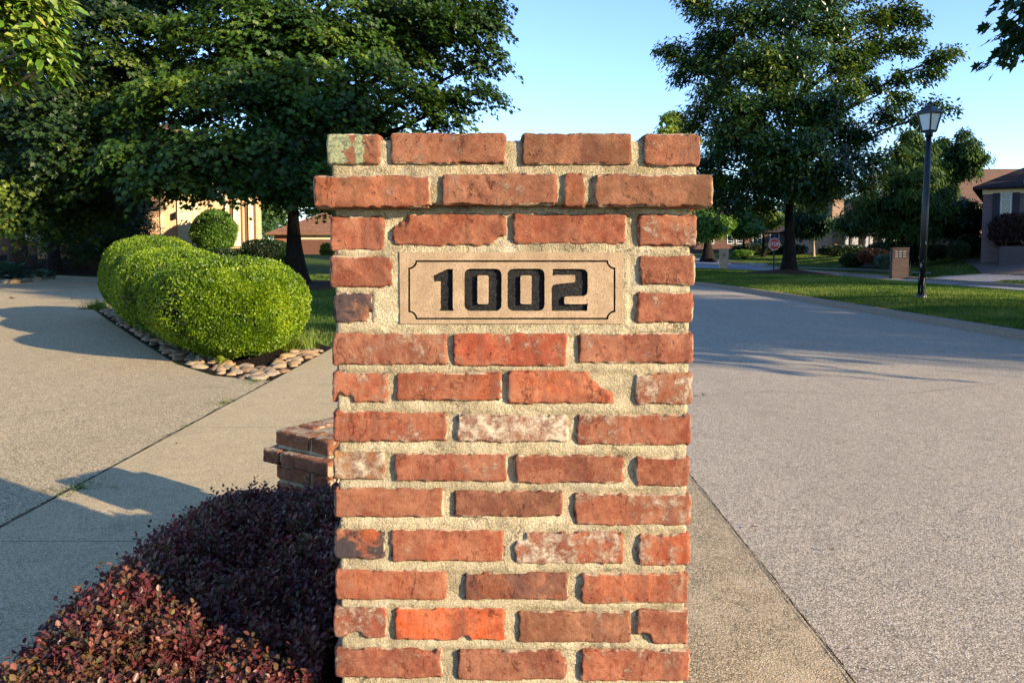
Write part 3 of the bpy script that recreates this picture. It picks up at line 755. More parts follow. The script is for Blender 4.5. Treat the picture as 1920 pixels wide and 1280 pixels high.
# sidewalk in slabs with real joints
ys = [-5.2, -3.65, -2.1, -.55, 1.0, 2.55]
ys = [3.1 + 2.05 * k for k in range(-4, 16)]
mbw = MB()
for i, a in enumerate(ys[:-1]):
    b = ys[i + 1]; x0 = BX + .004; x1 = -1.02
    mbw.add([(x0, a + .002, .014), (x1, a + .002, .014), (x1, b - .002, .014), (x0, b - .002, .014)], [(0, 1, 2, 3)])
tag(mbw.build('sidewalk', MAT['walk']), kind='structure')
bed_edge = [G(485, 716), G(400, 706), G(330, 684), G(262, 641), G(200, 600), G(166, 574)]
drive = [(BX - .012, -6), (BX - .012, bed_edge[0][1])] + bed_edge[1:] + [(-9.4, 17.6), (-9.2, 20), (-10.5, 25), (-14, 31), (-21, 34), (-30, 33), (-30, -6)]
poly_sheet('driveway', drive, .010, MAT['drive'])
# planting beds
bed = [(BX - .02, bed_edge[0][1] + .05)] + [(x + .03, y + .03) for x, y in bed_edge[1:]] + [(-8.9, 17.4), (-7.0, 16.2), (-4.9, 13.2), (-3.2, 11.0), (BX - .02, 9.5)]
poly_sheet('hedge_bed', bed, .005, MAT['mulchd'])
poly_sheet('pillar_bed', [(-1.015, -6), (.325, -6), (.325, 4.2), (-1.015, 4.2)], .006, MAT['mulchd'])
poly_sheet('woodland_bed', [(-14.5, 31.4), (-21, 34.6), (-30, 33.8), (-46, 30), (-46, 60), (-22, 60), (-15, 46), (-13, 38)], .035, MAT['mulchd'])
poly_sheet('mulch_strip', [(-12.2, 26.0), (-10.2, 22), (-6, 23), (-4.6, 26), (-5.2, 30), (-9, 31)], .02, MAT['mulchd'])
# median
def med(X, Y): return .11 + .13 * np.sin(np.pi * np.clip((X - 6.98) / (13.5 - 6.98), 0, 1))
def med_x0(Y): return np.interp(Y, [-12, 19, 24, 29, 34, 44], [6.98, 6.98, 6.76, 6.26, 5.6, 4.4])
def med_x1(Y): return np.interp(Y, [-12, 24, 34, 40, 44], [13.5, 13.6, 14.1, 13.6, 12.6])
U, Vv = np.meshgrid(np.linspace(0, 1, 22), np.linspace(-12, 44, 90), indexing='ij')
mx = med_x0(Vv) + U * (med_x1(Vv) - med_x0(Vv)); mz = .11 + .13 * np.sin(np.pi * U)
idx = np.arange(U.size).reshape(U.shape); q = np.stack([idx[:-1, :-1], idx[1:, :-1], idx[1:, 1:], idx[:-1, 1:]], -1).reshape(-1, 4)
tag(link('median_lawn', raw_mesh('median_lawn', np.stack([mx.ravel(), Vv.ravel(), mz.ravel()], 1), q, 4, True), MAT['lawn']), kind='structure')
def medz(X, Y):
    u = (X - med_x0(Y)) / (med_x1(Y) - med_x0(Y)); return .11 + .13 * np.sin(np.pi * np.clip(u, 0, 1))
def kerb(name, path, w=.17, h=.12, side=1, base=None):
    """rolled concrete kerb along a path; side=+1: the lawn lies to the right of the path's direction"""
    mb = MB(); prof = [(0, .0), (.015, .05), (.04, .095), (.075, h), (w, h + .003), (w, -.02)]
    pts = [Vector((x, y, 0)) for x, y in path]; vs = []; fs = []
    for i, p in enumerate(pts):
        d = (pts[min(i + 1, len(pts) - 1)] - pts[max(i - 1, 0)]).normalized(); n = Vector((d.y, -d.x, 0)) * side
        z0 = float(terr(p.x, p.y))
        for a, b in prof: vs.append((p.x + n.x * a, p.y + n.y * a, z0 + b))
    k = len(prof)
    for i in range(len(pts) - 1):
        for j in range(k - 1): fs.append((i * k + j, i * k + j + 1, (i + 1) * k + j + 1, (i + 1) * k + j))
    mb.add(vs, fs); o = mb.build(name, MAT['kerb'], None, True); return tag(o, kind='structure')
Yk = np.linspace(-12, 44, 60)
kerb('kerb', [(float(med_x0(y)) - .165, y) for y in Yk])
kerb('kerb', [(float(med_x1(y)) + .165, y) for y in Yk], side=-1)
far_in = [(13.62, -12), (13.62, 20), (13.75, 26), (14.25, 34), (13.75, 40), (12.7, 45), (10.5, 52), (4, 62), (-20, 72)]
far_out = [(-20, 80), (6, 70.5), (12, 64), (15.2, 56), (16.4, 48), (16.5, 38), (16.3, 28), (16.3, 20), (16.3, -12)]
poly_sheet('road', far_in + far_out, .026, MAT['farroad'])
ko = [(16.3, -12), (16.3, 20), (16.3, 28), (16.5, 38), (16.4, 48), (15.2, 56), (12, 64), (6, 70.5)]
kp = []
for a, b in zip(ko[:-1], ko[1:]):
    for t in np.linspace(0, 1, 8)[:-1]: kp.append((a[0] + (b[0] - a[0]) * t, a[1] + (b[1] - a[1]) * t))
kerb('kerb', kp)
# crossings, drives and walks over the far lawns
def GT(x, y, dz=0.0):       # a point of the sloping lawn seen at this pixel (found by stepping along the ray)
    d = ray(x, y); prev = None
    for k in range(1, 4000):
        t = k * .05; p = (d.x * t, d.y * t, CAMH + d.z * t)
        if p[2] < float(terr(p[0], p[1])): return (p[0], p[1])
    return (d.x * 90, d.y * 90)
poly_sheet('apron', [GT(1560, 534), GT(1770, 519), GT(1845, 515), GT(1990, 522), GT(1990, 527), GT(1880, 527), GT(1790, 536)][::1], .04, MAT['farroad'])
poly_sheet('driveway', [GT(1838, 514), GT(1832, 506), GT(1812, 493), GT(1806, 487), GT(1990, 487), GT(1990, 520)], .045, MAT['fardrive'])
poly_sheet('footpath', [GT(1440, 499.5), GT(1520, 502.5), GT(1600, 505), GT(1680, 509), GT(1745, 513), GT(1745, 515), GT(1680, 511.2), GT(1600, 506.7), GT(1520, 503.8), GT(1440, 501)], .045, MAT['farroad'])
poly_sheet('footpath', [GT(1365, 497.5), GT(1408, 493.5), GT(1440, 496), GT(1440, 499), GT(1400, 503.5), GT(1330, 502)], .045, MAT['farroad'])
poly_sheet('shrub_bed', [GT(1575, 502), GT(1600, 490), GT(1650, 482), GT(1735, 484), GT(1725, 492), GT(1690, 500), GT(1640, 504.5)], .05, MAT['mulchd'])
poly_sheet('footpath', [(-7.5, 33.2), (-1, 33.2), (-1, 34.1), (-7.5, 34.1)], .03, MAT['farroad'])

# soil-filled joints: irregular dark ribbons a few millimetres wide
def joint(name, pts, w0, w1, z, mat, seed):
    V = []; F = []; r_ = random.Random(seed); P2 = []
    for a, b in zip(pts[:-1], pts[1:]):
        L = math.hypot(b[0] - a[0], b[1] - a[1]); n = max(2, int(L / .035))
        for i in range(n): P2.append((a[0] + (b[0] - a[0]) * i / n, a[1] + (b[1] - a[1]) * i / n))
    P2.append(pts[-1]); off = 0.0
    for i, (x, y) in enumerate(P2):
        q = P2[min(i + 1, len(P2) - 1)]; o = P2[max(i - 1, 0)]; dx, dy = q[0] - o[0], q[1] - o[1]; L = math.hypot(dx, dy) or 1
        off = off * .85 + r_.uniform(-1, 1) * w1 * .35; w = r_.uniform(w0, w1) * .5; nx, ny = -dy / L, dx / L
        V += [(x + nx * (off + w), y + ny * (off + w), z), (x + nx * (off - w), y + ny * (off - w), z)]
    for i in range(len(P2) - 1): F.append((2 * i, 2 * i + 1, 2 * i + 3, 2 * i + 2))
    mb = MB(); mb.add(V, F); return tag(mb.build(name, mat), kind='structure')
joint('pavement_joint', [(.947, -2), (.947, 30)], .001, .006, .0165, MAT['mulchd'], 1)
joint('pavement_joint', [(BX - .004, -2), (BX - .004, 7.3)], .002, .010, .0165, MAT['mulchd'], 2)
joint('pavement_joint', [(-30, 33.05), (-21, 34.05)], .05, .1, .05, MAT['mulchd'], 3)
joint('pavement_crack', [(-7.0, 4.2), (-5.2, 5.1), (-4.1, 5.0), (-3.2, 5.9), (-2.4, 6.1)], .001, .005, .0125, MAT['mulchd'], 4)
joint('pavement_crack', [(.94, 6.1), (2.2, 6.5), (3.1, 6.3), (4.4, 6.9), (5.6, 6.8), (6.8, 7.3)], .001, .006, .0125, MAT['mulchd'], 5)
# bits of leaf and twig blown over the pavements
n = 900; X = np.concatenate([rng.uniform(.35, 6.7, n // 2), rng.uniform(-9, -1.05, n // 2)]); Y = np.concatenate([1.4 + 14 * rng.random(n // 2) ** 1.5, 1.8 + 14 * rng.random(n // 2) ** 1.5])
X[:160] = .947 + rng.normal(size=160) * .10; X[450:560] = BX + rng.normal(size=110) * .14
LITTER = (X, Y)
# ------------------------------------------------------------------ leaves
def tmpl_half(pts, fold):
    V = [(x, y, abs(x) * fold) for x, y in pts]; n = len(pts)
    for x, y in pts[1:-1]: V.append((-x, y, abs(x) * fold))
    L = list(range(n)); R = [0] + list(range(n, n + n - 2)) + [n - 1]
    return np.array(V, float), np.array(L + R[::-1], np.int32), n
T_MAPLE = tmpl_half([(0, 0), (.20, -.10), (.16, .12), (.52, .10), (.36, .34), (.55, .60), (.22, .56), (0, 1.0)], .18)
T_OVAL = tmpl_half([(0, 0), (.20, .25), (.24, .58), (0, 1.0)], .35)
T_ROUND = tmpl_half([(0, 0), (.22, .18), (.36, .5), (.22, .84), (0, 1.0)], .3)
T_OAK = tmpl_half([(0, 0), (.10, .2), (.30, .42), (.16, .58), (.26, .78), (0, 1.0)], .25)
T_BOX = (np.array([(0, 0, 0), (.3, .45, .06), (0, 1, 0), (-.3, .45, .06)], float), np.array([0, 1, 2, 3], np.int32), 4)
T_LONG = tmpl_half([(0, 0), (.14, .3), (.16, .62), (0, 1.0)], .3)
T_FROND = (np.array([(0, 0, 0), (.16, .5, .02), (0, 1, -.12), (-.16, .5, .02)], float), np.array([0, 1, 2, 3], np.int32), 4)
def norm(a): return a / np.maximum(np.linalg.norm(a, axis=1, keepdims=True), 1e-9)
def leaf_mesh(name, pos, dirv, nrm, size, tmpl, rnd=None):
    TV, TL, ps = tmpl; N = len(pos); k = len(TV)
    y = norm(dirv); x = norm(np.cross(y, nrm)); z = np.cross(x, y)
    s = np.asarray(size).reshape(-1, 1, 1) if np.ndim(size) else size
    w = (x[:, None, :] * TV[None, :, 0:1] + y[:, None, :] * TV[None, :, 1:2] + z[:, None, :] * TV[None, :, 2:3]) * s + pos[:, None, :]
    loops = (TL[None, :] + (np.arange(N) * k)[:, None]).ravel()
    me = raw_mesh(name, w.reshape(-1, 3), loops, ps)
    if rnd is None: rnd = rng.random(N)
    attr(me, 'rnd', 'FLOAT', np.repeat(rnd, k))
    return me
def rdir(n):
    return norm(rng.normal(size=(n, 3)))

LEAF = dict(
    maple=leaf_mat('maple_leaf', [(22, 38, 16), (36, 60, 21), (54, 82, 26), (96, 114, 36)], .30, .5, .3),  # brightest tone puts sunlit clumps into the leaf colour
    mapleb=leaf_mat('sun_shade_maple_leaf', [(18, 32, 14), (28, 48, 18), (42, 64, 22), (104, 118, 38)], .28, .5, .3),  # dark tones carry painted shade, the last one sunlit sprays
    mapled=leaf_mat('shaded_maple_leaf', [(18, 38, 20), (30, 58, 26), (46, 76, 28)], .25, .5, .3),  # darkened maple green, shade put into the leaf colour
    oak=leaf_mat('oak_leaf', [(20, 40, 22), (32, 58, 26), (58, 86, 30), (118, 126, 44)], .22, .35, .5),  # last tone colours in the sunlit golden clumps
    magnolia=leaf_mat('magnolia_leaf', [(32, 58, 18), (60, 92, 28), (88, 118, 38), (128, 138, 60), (168, 116, 78)], .15, .22, .7),
    box=leaf_mat('boxwood_leaf', [(40, 60, 8), (76, 104, 12), (112, 138, 18), (154, 168, 42)], .32, .4, .4, 1.0),
    barb=leaf_mat('burgundy_leaf', [(50, 25, 25), (74, 36, 36), (108, 50, 48), (70, 68, 36), (134, 78, 62), (90, 98, 44), (156, 60, 54)], .25, .4, .4, 3.0),
    green=leaf_mat('green_leaf', [(44, 76, 26), (72, 108, 34), (108, 138, 48)], .3),
    lime=leaf_mat('lime_leaf', [(70, 98, 34), (110, 130, 46), (150, 160, 60)], .4),
    conifer=leaf_mat('conifer_frond', [(32, 54, 24), (50, 76, 28), (80, 102, 36)], .2, .6, .2),
    darkbush=leaf_mat('dark_shrub_leaf', [(18, 34, 18), (30, 52, 22), (46, 70, 26)], .2),
    red=leaf_mat('dark_red_leaf', [(30, 18, 18), (46, 26, 22), (60, 38, 28)], .2),
    rust=leaf_mat('rust_leaf', [(70, 46, 32), (106, 66, 42), (60, 60, 40)], .2),
    blue=leaf_mat('blue_green_leaf', [(40, 66, 56), (62, 92, 74), (84, 112, 88)], .2),
    straw=leaf_mat('straw_blade', [(120, 124, 70), (160, 156, 96), (90, 110, 50)], .3),
    grass=leaf_mat('grass_blade', [(42, 66, 24), (66, 94, 34), (96, 116, 48), (138, 138, 76)], .35, .6, .2, 1.0),
    far=leaf_mat('far_leaf', [(36, 62, 34), (56, 86, 42), (90, 112, 52)], .3),
)

def tubes_mesh(mb, p0, p1, r0, r1, sag=.0, n=4, seg=3, wob=.06):
    p0 = Vector(p0); p1 = Vector(p1); L = (p1 - p0).length; pts = []; rad = []
    for i in range(seg + 1):
        t = i / seg; q = p0.lerp(p1, t); k = math.sin(math.pi * t)
        q += Vector((random.uniform(-1, 1), random.uniform(-1, 1), random.uniform(-.5, .5))) * wob * L * k + Vector((0, 0, sag * L * k)); pts.append(q); rad.append(r0 + (r1 - r0) * t)
    mb.tube(pts, rad, n, 0, False); return pts

def trunk_profile(mb, x, y, h, r, flare=1.7, n=14, lean=(0, 0), top=.45, z0=-.05):
    hs = [0, .03, .07, .14, .3, .5, .75, 1.0]; vs = []; fs = []
    for i, t in enumerate(hs):
        rr = r * (1 - (1 - top) * t) * (1 + (flare - 1) * math.exp(-t * h / (r * 1.3)))
        for k in range(n):
            a = 2 * math.pi * k / n
            w = 1 + .06 * math.sin(a * 3 + 1.3 * t * 5) + .22 * (flare - 1) * math.exp(-t * h / (r * 1.2)) * math.cos(a * 5 + 1)
            vs.append((x + lean[0] * t + rr * w * math.cos(a) + .04 * h * .2 * math.sin(t * 6), y + lean[1] * t + rr * w * math.sin(a), z0 + h * t))
    for i in range(len(hs) - 1):
        for k in range(n): fs.append((i * n + k, i * n + (k + 1) % n, (i + 1) * n + (k + 1) % n, (i + 1) * n + k))
    mb.add(vs, fs)

def make_tree(name, label, cat, loc, clumps, trunk_h, trunk_r, leafm, tmpl, lsize, spray_n, leaves_per, spray_r=.45, flat=.25, droop=.35,
              barkm='barkd', branches=True, group=None, top_h=None, fill=(.45, 1.05), crown_name='crown', twigs=True, dens_z=0.0, leader=True, lean=(0, 0), limb=1.0):
    """clumps: (x,y,z, rx,ry,rz) relative to loc."""
    root = empty(name, loc, label, cat, 0, group)
    top_h = top_h or max(c[2] for c in clumps)
    mb = MB(); trunk_profile(mb, 0, 0, trunk_h, trunk_r, lean=lean)
    spine = [Vector((lean[0], lean[1], trunk_h - .05))]; sr = [trunk_r * .47]
    if leader:
        k = 5
        for i in range(1, k + 1):
            t = i / k; spine.append(Vector((lean[0] * (1 + t) + math.sin(t * 5 + trunk_r * 7) * .25, lean[1] * (1 + t) + math.cos(t * 4) * .2, trunk_h + (top_h * .93 - trunk_h) * t))); sr.append(trunk_r * .47 * (1 - .88 * t))
        mb.tube(spine, sr, 8, 0, False)
    vol = np.array([(c[3] * c[4] + c[3] * c[5] + c[4] * c[5]) for c in clumps]); vol = vol / vol.sum()
    counts = np.maximum(3, (vol * spray_n).astype(int)); counts = (counts * np.array([c[6] if len(c) > 6 else 1.0 for c in clumps])).astype(int)
    LP, LD, LN, LS, LR = [], [], [], [], []
    for ci, c in enumerate(clumps):
        ctr = Vector(c[:3]); m = counts[ci]
        if branches:
            hz = max(trunk_h * .8, ctr.z - .55 * math.hypot(ctr.x, ctr.y))
            att = spine[0].copy()
            for s_ in spine:
                if s_.z <= hz: att = s_.copy()
            rr = limb * min(trunk_r * .38, .03 + .022 * (ctr - att).length)
            pts = tubes_mesh(mb, att, ctr, rr, .025, .08, 6, 5, .05)
        d = rdir(m); d[:, 2] = np.abs(d[:, 2]) * np.where(rng.random(m) < .72, 1, -1)
        rad = rng.uniform(fill[0], fill[1], m)[:, None]
        sp = np.array(c[:3]) + d * rad * np.array(c[3:6])
        if branches and twigs:
            for j in range(0, m, 2):
                tubes_mesh(mb, ctr.lerp(Vector(sp[j]), .15), sp[j], .016, .006, .05, 3, 2, .06)
        outw = norm(np.stack([sp[:, 0], sp[:, 1], np.zeros(m)], 1) + d * .8)
        sn = norm(np.array([0, 0, 1.0]) * (1.0) + outw * .55 + rdir(m) * .3)
        n = leaves_per; M = m * n
        a = rng.random(M) * 2 * math.pi; rr = np.sqrt(rng.random(M)) * spray_r * rng.uniform(.6, 1.2, M)
        S = np.repeat(sp, n, 0); N_ = np.repeat(sn, n, 0); O = np.repeat(outw, n, 0)
        u = norm(np.cross(N_, rdir(M) * .01 + np.array([.3, .8, .1]))); v = np.cross(N_, u)
        off = u * (np.cos(a) * rr)[:, None] + v * (np.sin(a) * rr)[:, None]
        p = S + off + N_ * (rng.normal(size=M) * spray_r * flat)[:, None]; p[:, 2] -= (rr / spray_r) ** 2 * spray_r * droop
        dv = norm(off + O * .15 * spray_r + rdir(M) * spray_r * .5 + np.array([0, 0, -.25 - droop * .5]) * spray_r)
        nn = norm(N_ + rdir(M) * .55)
        LP.append(p); LD.append(dv); LN.append(nn); LS.append(lsize * rng.uniform(.65, 1.25, M)); LR.append(np.clip(np.repeat(rng.random(m), n) * .5 + rng.random(M) * .4 + rng.uniform(-.15, .3), 0, 1))  # per-clump tone shift paints lit and dim masses into the crown
    me = leaf_mesh(crown_name, np.vstack(LP), np.vstack(LD), np.vstack(LN), np.concatenate(LS), tmpl, np.concatenate(LR))
    mb.build('trunk', MAT[barkm], root, True)
    link(crown_name, me, LEAF[leafm], root)
    return root

def ell_clumps(n, cx, cz, rx, ry, rz, cr, seed, cy=0.0, jitter=.3, egg=0.0, fillp=.55):
    r_ = random.Random(seed); out = []
    for i in range(n):
        th = i * 2.39996 + r_.uniform(-.3, .3); u = 1 - 2 * (i + .5) / n; s = math.sqrt(max(0, 1 - u * u)); k = r_.uniform(fillp, 1.0) * .82
        z = cz + u * rz * k; w = 1 - egg * u
        e = cr * r_.uniform(.75, 1.3)
        out.append((cx + math.cos(th) * s * rx * k * w, cy + math.sin(th) * s * ry * k * w, z, e, e, e * r_.uniform(.5, .75)))
    return out
# ------------------------------------------------------------------ big trees
def PC(x, y, Y, r, rz=None, loc=(0, 0, 0)):      # clump: centre seen at this pixel, at distance Y; radii in metres
    p = P(x, y, Y); return (p.x - loc[0], p.y - loc[1], p.z - loc[2], r, r, rz or r * .6)
# front maple on the left lawn
mg = (-8.0, 28.5, 0)
cl = []
for (x, y, Y, r) in [(700, 60, 28, 1.7), (780, 40, 28, 1.8), (860, 50, 28, 1.5), (900, 110, 28, 1.0), (905, 170, 27.5, .9), (850, 200, 28, 1.2), (760, 190, 27, 1.5), (780, 120, 29, 1.8), (690, 150, 26, 1.6),
                     (640, 90, 27, 1.8), (560, 60, 27, 2.0), (470, 60, 27, 2.0), (380, 90, 26, 1.9), (540, 170, 25, 1.8), (450, 190, 25, 1.8), (340, 190, 24.5, 1.7), (610, 220, 25, 1.6), (520, 270, 24.5, 1.6), (420, 290, 24, 1.6), (330, 300, 24, 1.5),
                     (600, 300, 25.5, 1.5), (560, 332, 24, 1.2), (470, 330, 24, 1.15), (390, 326, 23.5, 1.1), (300, 330, 24, 1.1), (535, 372, 24.5, .6), (440, 362, 24, .5), (250, 300, 25, 1.4), (620, 380, 29, .8), (360, 362, 24, .55), (300, 366, 24, .6), (480, 362, 24, .5), (590, 370, 31, .9), (650, 330, 30, 1.3), (270, 230, 26, 1.6),
                     (700, -60, 29, 2.2), (560, -60, 28, 2.3), (430, -50, 27, 2.2), (830, -60, 29, 2.0), (760, -190, 29, 2.4), (600, -200, 29, 2.5), (470, -190, 28, 2.3), (640, -330, 29, 2.4), (540, 100, 32, 2.2), (680, 240, 33, 2.0), (450, 150, 33, 2.2), (760, 40, 33, 2.2), (560, 250, 33, 2.0), (900, 20, 30, 1.3), (925, 55, 28, .6), (840, 235, 28.5, .6)]:
    cl.append(PC(x, y, Y, r * 1.0, r * .62, mg))
make_tree('maple_tree', 'large maple with a thick trunk on the left lawn, its boughs hanging behind the hedge', 'tree', mg, cl, 2.9, .37, 'maple', T_MAPLE, .165, 2500, 44, .56, .09, .50, 'barkd', top_h=13)
# maple further left, nearer the drive, some of its sprays caught by the sun
ml = (-20.6, 34.8, 0)
cl = []
for (x, y, Y, r) in [(210, 40, 21, 1.1), (280, 60, 21, 1.0), (160, 90, 20.5, 1.0), (230, 130, 21, 1.2), (120, 180, 20.5, 1.0), (170, 230, 20, .9), (60, 230, 21, 1.3), (110, 260, 20, .8), (40, 320, 21, 1.3), (140, 330, 21, 1.2), (200, 300, 22, 1.1), (0, 200, 22, 1.5),
                     (60, 120, 24, 1.6), (300, 130, 23, 1.2), (180, 400, 24, 1.2), (220, 370, 24, 1.1), (80, 400, 23, 1.3), (0, 400, 21, 1.2), (260, 0, 23, 1.3), (130, 0, 23, 1.5), (340, 20, 24, 1.3), (200, -90, 24, 1.8), (60, -80, 24, 1.8), (320, -80, 25, 1.7), (150, -190, 25, 2.0), (-60, 60, 24, 2), (-70, 250, 23, 1.8), (240, 180, 26, 1.5), (120, 340, 26, 1.6)]:
    cl.append(PC(x, y, Y + 5.5, r * 1.22, r * .8, ml))
make_tree('maple_tree', 'tall yellow-green maple at the far left, beside the end of the driveway', 'tree', ml, cl, 3.2, .3, 'mapleb', T_MAPLE, .165, 1700, 42, .58, .09, .55, 'barkd', top_h=12)
# dark trees standing in the woodland bed
shade = [((-24.2, 38.0), 'dark tree with a fluted trunk in the mulch bed behind the hosta plants', 61, 4.2, 7.5), ((-22.6, 42.5), 'dark broad tree in the bed just left of the sunlit house', 62, 4.0, 6.5), ((-28.5, 40.0), 'dark tree at the very left edge, behind the driveway bend', 63, 4.5, 7.5)]
for (xy, lab, sd, rr, cz) in shade:
    z = float(terr(*xy))
    cl = ell_clumps(34, 0, cz - .5, rr, rr, 5.4, 1.55, sd, egg=.15)
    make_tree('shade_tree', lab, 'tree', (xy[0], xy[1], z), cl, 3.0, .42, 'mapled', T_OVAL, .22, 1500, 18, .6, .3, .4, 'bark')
cl = ell_clumps(16, 0, 1.9, 1.35, 1.2, 1.7, .7, 44, egg=.3)
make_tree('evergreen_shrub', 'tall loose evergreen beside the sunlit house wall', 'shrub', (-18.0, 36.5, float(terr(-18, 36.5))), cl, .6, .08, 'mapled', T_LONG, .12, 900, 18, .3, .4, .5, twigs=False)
cl = ell_clumps(16, 0, 1.5, 2.0, 1.3, 1.5, .8, 45, egg=.2)
make_tree('evergreen_shrub', 'low dark evergreen in the woodland bed beyond the clipped hedge', 'shrub', (-20.6, 36.8, float(terr(-20.6, 36.8))), cl, .6, .08, 'mapled', T_LONG, .12, 900, 18, .3, .4, .5, twigs=False)
# magnolia reaching in at the top left
mn = (-12.6, 13.2, 0)
cl = [PC(x, y, Y, r, r * .8, mn) + (9.0,) for (x, y, Y, r) in [(20, 30, 13, .45), (60, 20, 13, .4), (40, 70, 13, .35), (75, 85, 12.8, .28), (95, 120, 12.8, .2), (15, 140, 13, .22), (85, 10, 13, .3), (10, -20, 13, .6), (70, 55, 13.2, .2)]]
cl += [c for c in ell_clumps(20, 0, 4.6, 3.1, 3.1, 3.0, .95, 71)]
make_tree('magnolia_tree', 'magnolia with glossy leaves, one bough reaching in at the top left', 'tree', mn, cl, 1.6, .16, 'magnolia', T_OVAL, .2, 520, 12, .26, .35, .2, 'barkl', lean=(.2, 0))
# oak on the median
mo = (P(1478, 520, 33.2).x, 33.2, .2)
cl = []
for (x, y, Y, r) in [(1270, 100, 33, .85), (1245, 95, 33, .4), (1300, 130, 32.5, .9), (1275, 150, 33, .5), (1340, 90, 33, 1.3), (1325, 20, 33, .9), (1400, 40, 32, 1.5), (1300, 0, 33, .8), (1480, 40, 31.5, 1.6), (1420, 120, 31, 1.5), (1500, 120, 31, 1.5), (1560, 60, 32, 1.4), (1540, 10, 32, 1.3),
                     (1640, 40, 33, .9), (1690, 30, 33, .9), (1715, 40, 33, .5), (1650, 90, 33, .8), (1700, 85, 33, .8), (1590, 110, 32.5, 1.1), (1760, 115, 33, .7), (1790, 100, 33, .35), (1740, 140, 33, .6), (1690, 150, 33, .6), (1640, 165, 33, .6), (1590, 175, 32, 1.0), (1690, 190, 33, .7), (1750, 200, 33, .55), (1785, 205, 33, .3), (1720, 225, 33, .5),
                     (1660, 225, 32.5, .8), (1310, 210, 33, .8), (1340, 180, 32, 1.1), (1300, 240, 33, .6), (1390, 210, 31, 1.3), (1470, 200, 31, 1.3), (1540, 210, 31, 1.4), (1370, 270, 31.5, 1.3), (1330, 310, 33, 1.1), (1440, 280, 30.5, 1.4), (1510, 290, 30.5, 1.4), (1600, 260, 31.5, 1.1), (1570, 320, 31, 1.3), (1640, 310, 32, .9),
                     (1350, 350, 33, 1.1), (1410, 350, 31.5, 1.2), (1480, 345, 31, 1.1), (1540, 365, 31.5, 1.0), (1610, 350, 32.5, .9), (1430, 385, 33, .8), (1370, 385, 34, .9), (1680, 290, 33, .6), (1450, 150, 36, 1.8), (1380, 250, 37, 1.7), (1540, 240, 37, 1.7), (1600, 130, 36, 1.1), (1450, 320, 37, 1.7), (1360, 130, 36, 1.3), (1320, 360, 36, 1.3), (1520, 360, 36, 1.3),
                     (1420, -60, 33, 1.9), (1520, -70, 33, 1.9), (1620, -40, 33, 1.4), (1480, -180, 33, 2), (1350, -50, 33, 1.2), (1570, -160, 33, 1.7)]:
    cl.append(PC(x, y, Y, r * .92, r * .74, mo))
make_tree('oak_tree', 'large dark oak on the grass median ringed by mulch', 'tree', mo, cl, 3.3, .29, 'oak', T_OAK, .17, 5200, 24, .34, .32, .25, 'barkd', top_h=13.5, fill=(.3, .98), limb=.6)
# mulch ring
def mulch_ring(c, r, h):
    mb = MB(); vs = [(c[0], c[1], c[2] + h)]; n = 40; rings = 6
    for j in range(1, rings + 1):
        for k in range(n):
            a = 2 * math.pi * k / n; rr = r * j / rings * (1 + .12 * math.sin(a * 3 + 1) * j / rings)
            vs.append((c[0] + rr * math.cos(a) * 1.15 - .35 * j / rings * 1.2, c[1] + rr * math.sin(a), c[2] + h * (1 - (j / rings)) ** 1.3 + random.uniform(-.012, .02) - .05 * (j == rings)))
    fs = [(0, 1 + k, 1 + (k + 1) % n) for k in range(n)]
    for j in range(rings - 1):
        for k in range(n): fs.append((1 + j * n + k, 1 + (j + 1) * n + k, 1 + (j + 1) * n + (k + 1) % n, 1 + j * n + (k + 1) % n))
    mb.add(vs, fs); return tag(mb.build('mulch_mound', MAT['mulch'], None, True), kind='structure')
mulch_ring((mo[0], mo[1], .2), 2.0, .24)

# street trees standing out of the picture to the right, whose shadows cross the street and whose branch hangs in at the top right
sunv = np.array([SUN_DIR.x, SUN_DIR.y]) / math.hypot(SUN_DIR.x, SUN_DIR.y); sn_ = np.array([sunv[1] * -1, sunv[0]])
ms = (11.0, 5.6, .2)
cl = []
r_ = random.Random(5)
while len(cl) < 44:
    a = r_.uniform(0, 6.283); d = r_.uniform(.3, 1) ** .6 * 4.6; x, y = math.cos(a) * d, math.sin(a) * d; z = r_.uniform(2.6, 10.5); e = r_.uniform(.55, 1.15)
    s_ = x * sn_[0] + y * sn_[1]
    if z > 4.4 and s_ < -.6: continue
    if abs(s_ + .85) < .35 + e * .35: continue
    if s_ - e * .9 < -3.1 or (z < 4.2 and s_ - e < -2.3): continue
    if math.hypot(x, y) > 4.8 * math.sqrt(max(0, 1 - ((z - 5.2) / 6) ** 2)): continue
    X, Y = ms[0] + x, ms[1] + y
    if X - e < .70 * Y and z - e < 1.6 + .34 * Y: continue
    cl.append((x, y, z - .2, e, e, e * .6))
for (s_, t_, z, e) in [(-2.9, 0, 2.75, .42), (-2.5, .5, 2.45, .36), (-2.2, -.4, 2.95, .42), (-2.7, 1.0, 3.15, .45), (-3.0, -.8, 3.3, .4), (-1.9, .3, 2.6, .35), (-2.7, 0, 3.8, .55), (-2.0, .8, 4.3, .6), (-1.7, -.6, 3.5, .5), (-2.4, 1.6, 4.7, .5), (-1.7, 1.9, 3.3, .6), (-2.9, -1.2, 4.3, .45), (-2.1, -1.6, 3.4, .5), (-.4, -1.2, 3.6, .6)]:
    cl.append((sn_[0] * s_ + sunv[0] * t_, sn_[1] * s_ + sunv[1] * t_, z - .2, e, e, e * .5))
for (x, y, Y, r) in [(1925, 30, 10, .22), (1905, 75, 10, .12), (1935, 70, 10, .2), (1960, 10, 10, .4), (1925, -5, 9.8, .2)]: cl.append(PC(x, y, Y, r, r * .7, ms))
